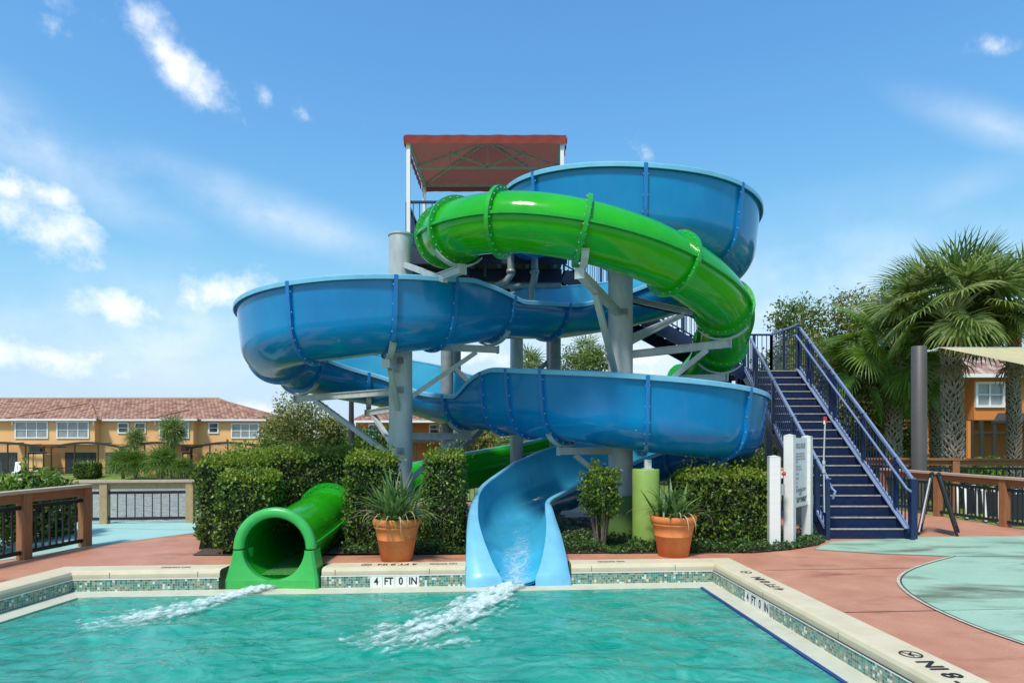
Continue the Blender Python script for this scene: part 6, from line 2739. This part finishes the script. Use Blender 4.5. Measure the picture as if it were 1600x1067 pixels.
# screened patios
GY = HD - 2.2
XG = lambda px: (px - 800) / 1000 * GY
ZG = lambda py: 1.75 + (681 - py) / 1000 * GY
for (a, b) in ((-120, -72), (-72, 68), (80, 190), (190, 298), (300, 412)):
    en = thing('patio_screen', 'dark arched patio screen frame against the golden townhouse', 'patio screen', (XG((a + b) / 2), GY, -2.25), 'screened patios of the golden townhouse')
    mb = MB()
    arc_ = []
    n_ = 12
    for k in range(n_ + 1):
        f = k / n_
        arc_.append(Vector((XG(a + (b - a) * f), GY, ZG(699 - 7.5 * math.sin(math.pi * f)))))
    for k in range(n_):
        mb.bar(arc_[k], arc_[k + 1], .14, .22)
    mb.build('arched_beam', M['bronze'], en)
    nb_ = max(2, int((b - a) / 28))
    for k in range(nb_ + 1):
        f = k / nb_
        x_ = XG(a + (b - a) * f)
        zt_ = ZG(699 - 7.5 * math.sin(math.pi * f))
        mb = MB()
        mb.box((x_, GY, (zt_ - 2.3) / 2), (.10, .10, zt_ + 2.3))
        mb.bar((x_, GY, zt_), (x_, GY + 2.1, zt_), .08, .08)
        mb.build('screen_post', M['bronze'], en)
    mb = MB()
    mb.bar((XG(a), GY, ZG(731)), (XG(b), GY, ZG(731)), .07, .08)
    mb.build('screen_rail', M['bronze'], en)
for (a, b) in ((-20, 16), (33, 62), (92, 141), (156, 178), (278, 292), (316, 330)):
    mb = MB()
    x0_, x1_ = X(a), X(b)
    mb.box(((x0_ + x1_) / 2, HD + .93, (-2.25 + Z(707)) / 2), (x1_ - x0_, .06, Z(707) + 2.25))
    dn_ = mb.build('patio_door', M['bronze'], T1H)
    mb = MB()
    k = max(1, int((b - a) / 15))
    for q in range(k):
        u0 = x0_ + (x1_ - x0_) * q / k + .08
        u1 = x0_ + (x1_ - x0_) * (q + 1) / k - .08
        mb.add([(u0, HD + .89, -2.15), (u1, HD + .89, -2.15), (u1, HD + .89, Z(707) - .12), (u0, HD + .89, Z(707) - .12)], [(0, 1, 2, 3)])
    mb.build('pane', M['glass'], dn_)
for px_ in (63.5, 75, 300):
    part_box('privacy_wall', (X(px_), HD - .2, (zG + Z(709)) / 2), (.35 if px_ != 75 else .9, 2.3, Z(709) - zG), 'wall_gold', T1H)
part_box('eave_box', (X(69), HD - 1.0, Z(701)), (1.1, .7, .55), 'bronze', T1H)
part_box('eave_box', (X(297), HD - 1.0, Z(701)), (.5, .7, .45), 'bronze', T1H)
for k in range(2):
    t = thing('patio_chair', 'white tilted chair back on the far patio, %s of two' % ('left' if k == 0 else 'right'), 'chair', (X(24 + 5 * k), 61.6, -2.2), 'white chairs on the far patio')
    mb = MB()
    x_ = (24.5 + 5 * k - 800) / 1000 * 61.6
    mb.bar((x_, 61.6, -1.7), (x_ - .12, 61.9, -.75), .26, .05, up=Vector((0, 1, 0)))
    mb.bar((x_, 61.6, -1.7), (x_ + .1, 61.1, -1.75), .26, .05)
    mb.build('seat_back', M['white_paint'], t)
    mb = MB()
    mb.bar((x_ - .1, 61.7, -2.25), (x_ - .1, 61.6, -1.65), .04, .04)
    mb.build('leg', M['white_paint'], t)
    mb = MB()
    mb.bar((x_ + .1, 61.2, -2.25), (x_ + .1, 61.2, -1.75), .04, .04)
    mb.build('leg', M['white_paint'], t)

# the orange house behind the left column
HD2 = 58.0
X2 = lambda px: (px - 800) / 1000 * HD2
Z2 = lambda py: 1.75 + (681 - py) / 1000 * HD2
H2 = thing('orange_house', 'orange two-storey house behind the left column and tower legs', 'house', (X2(640), HD2, -1.9))
wall_block(X2(556), X2(616), HD2, -1.9, Z2(658), 'wall_orange', H2, 8)
wall_block(X2(616.2), X2(780), HD2 + 1.2, -1.9, Z2(658), 'wall_orange', H2, 7)
mb = MB()
mb.add([(X2(546), HD2 - .5, Z2(658)), (X2(790), HD2 - .5, Z2(658)), (X2(770), HD2 + 5.5, Z2(628)), (X2(580), HD2 + 5.5, Z2(628))], [(0, 1, 2, 3)])
mb.build('roof', M['roof_x'], H2)
mb = MB()
mb.add([(X2(546), HD2 - .5, Z2(658)), (X2(580), HD2 + 5.5, Z2(628)), (X2(546), HD2 + 11, Z2(658))], [(0, 1, 2)])
mb.add([(X2(790), HD2 - .5, Z2(658)), (X2(790), HD2 + 11, Z2(658)), (X2(770), HD2 + 5.5, Z2(628))], [(0, 1, 2)])
mb.build('roof_end', M['roof_y'], H2)
part_box('gutter', (X2(668), HD2 - .55, Z2(658.5)), (X2(790) - X2(546), .14, .2), 'white_paint', H2)
for a, b, t_, u_, y in ((578, 592, 664, 681, HD2), (670, 683, 664, 676, HD2 + 1.2), (692, 706, 664, 676, HD2 + 1.2)):
    window(H2, X2(a), X2(b), Z2(u_), Z2(t_), y, 1, 2, 'glass')
part_box('patio_roof', (X2(640), HD2 - 1.2, Z2(690)), (X2(760) - X2(560), 2.3, .18), 'bronze', H2)
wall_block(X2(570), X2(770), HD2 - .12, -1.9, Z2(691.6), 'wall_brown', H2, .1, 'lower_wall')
for px_ in (575, 605, 655, 700, 745):
    part_box('patio_post', (X2(px_), HD2 - 2.2, (Z2(690) - 2) / 2), (.14, .14, Z2(690) + 1.9), 'bronze', H2)
window(H2, X2(597), X2(613), Z2(710), Z2(702), HD2 - .13, 1, 1, 'glass')

# the orange house behind the right palms
HD3 = 36.0
X3 = lambda px: (px - 800) / 1000 * HD3
Z3 = lambda py: 1.75 + (681 - py) / 1000 * HD3
H3 = thing('orange_house', 'bright orange house with white framed window behind the right palms', 'house', (X3(1560), HD3, -.8))
zg3 = -.85
wall_block(X3(1440), X3(1522), HD3 + 1.0, zg3, Z3(588), 'wall_orange', H3, 7)
wall_block(X3(1522.3), X3(1720), HD3, zg3, Z3(588), 'wall_orange', H3, 8)
mb = MB()
mb.add([(X3(1425), HD3 - .6, Z3(588)), (X3(1740), HD3 - .6, Z3(586)), (X3(1700), HD3 + 6, Z3(525)), (X3(1440), HD3 + 6, Z3(525))], [(0, 1, 2, 3)])
M['roof_pale'] = roof_mat('pale_barrel_tile', 0, (.40, .20, .15))
mb.build('roof', M['roof_pale'], H3)
part_box('gutter', (X3(1580), HD3 - .66, Z3(588.5)), (X3(1740) - X3(1425), .14, .2), 'white_paint', H3)
window(H3, X3(1526.5), X3(1565), Z3(633), Z3(600), HD3, 2)
window(H3, X3(1480), X3(1509), Z3(627), Z3(600), HD3 + 1.0, 1)
window(H3, X3(1640), X3(1680), Z3(633), Z3(600), HD3, 2)
# screened patio
mb = MB()
mb.add([(X3(1495), HD3 - 2.6, Z3(659)), (X3(1720), HD3 - 2.6, Z3(657)), (X3(1720), HD3 - .01, Z3(645)), (X3(1560), HD3 - .01, Z3(645)), (X3(1495), HD3 + .9, Z3(655))], [(0, 1, 2, 3, 4)])
mb.add([(X3(1495), HD3 - 2.6, Z3(659) - .12), (X3(1720), HD3 - 2.6, Z3(657) - .12), (X3(1720), HD3 - 2.6, Z3(657)), (X3(1495), HD3 - 2.6, Z3(659))], [(0, 1, 2, 3)])
mb.build('patio_roof', M['bronze'], H3)
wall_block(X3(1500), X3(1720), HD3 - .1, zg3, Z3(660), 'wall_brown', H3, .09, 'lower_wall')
for px_ in (1513, 1518, 1533, 1553, 1577, 1610):
    part_box('patio_post', ((px_ - 800) / 1000 * (HD3 - 2.5), HD3 - 2.5, (Z3(659) + zg3) / 2), (.16, .12, Z3(659) - zg3), 'bronze' if px_ > 1515 else 'wall_orange', H3)
mb = MB()
mb.bar(((1516 - 800) / 1000 * (HD3 - 2.5), HD3 - 2.5, Z3(676)), ((1720 - 800) / 1000 * (HD3 - 2.5), HD3 - 2.5, Z3(676)), .1, .09)
mb.build('screen_rail', M['bronze'], H3)
mb = MB()
mb.box((X3(1545), HD3 - .14, (Z3(680) + zg3) / 2), (1.1, .05, Z3(680) - zg3))
mb.build('door', M['wall_brown'], H3)
window(H3, X3(1502), X3(1511), Z3(715), Z3(672), HD3 - .11, 1, 1, 'glass')
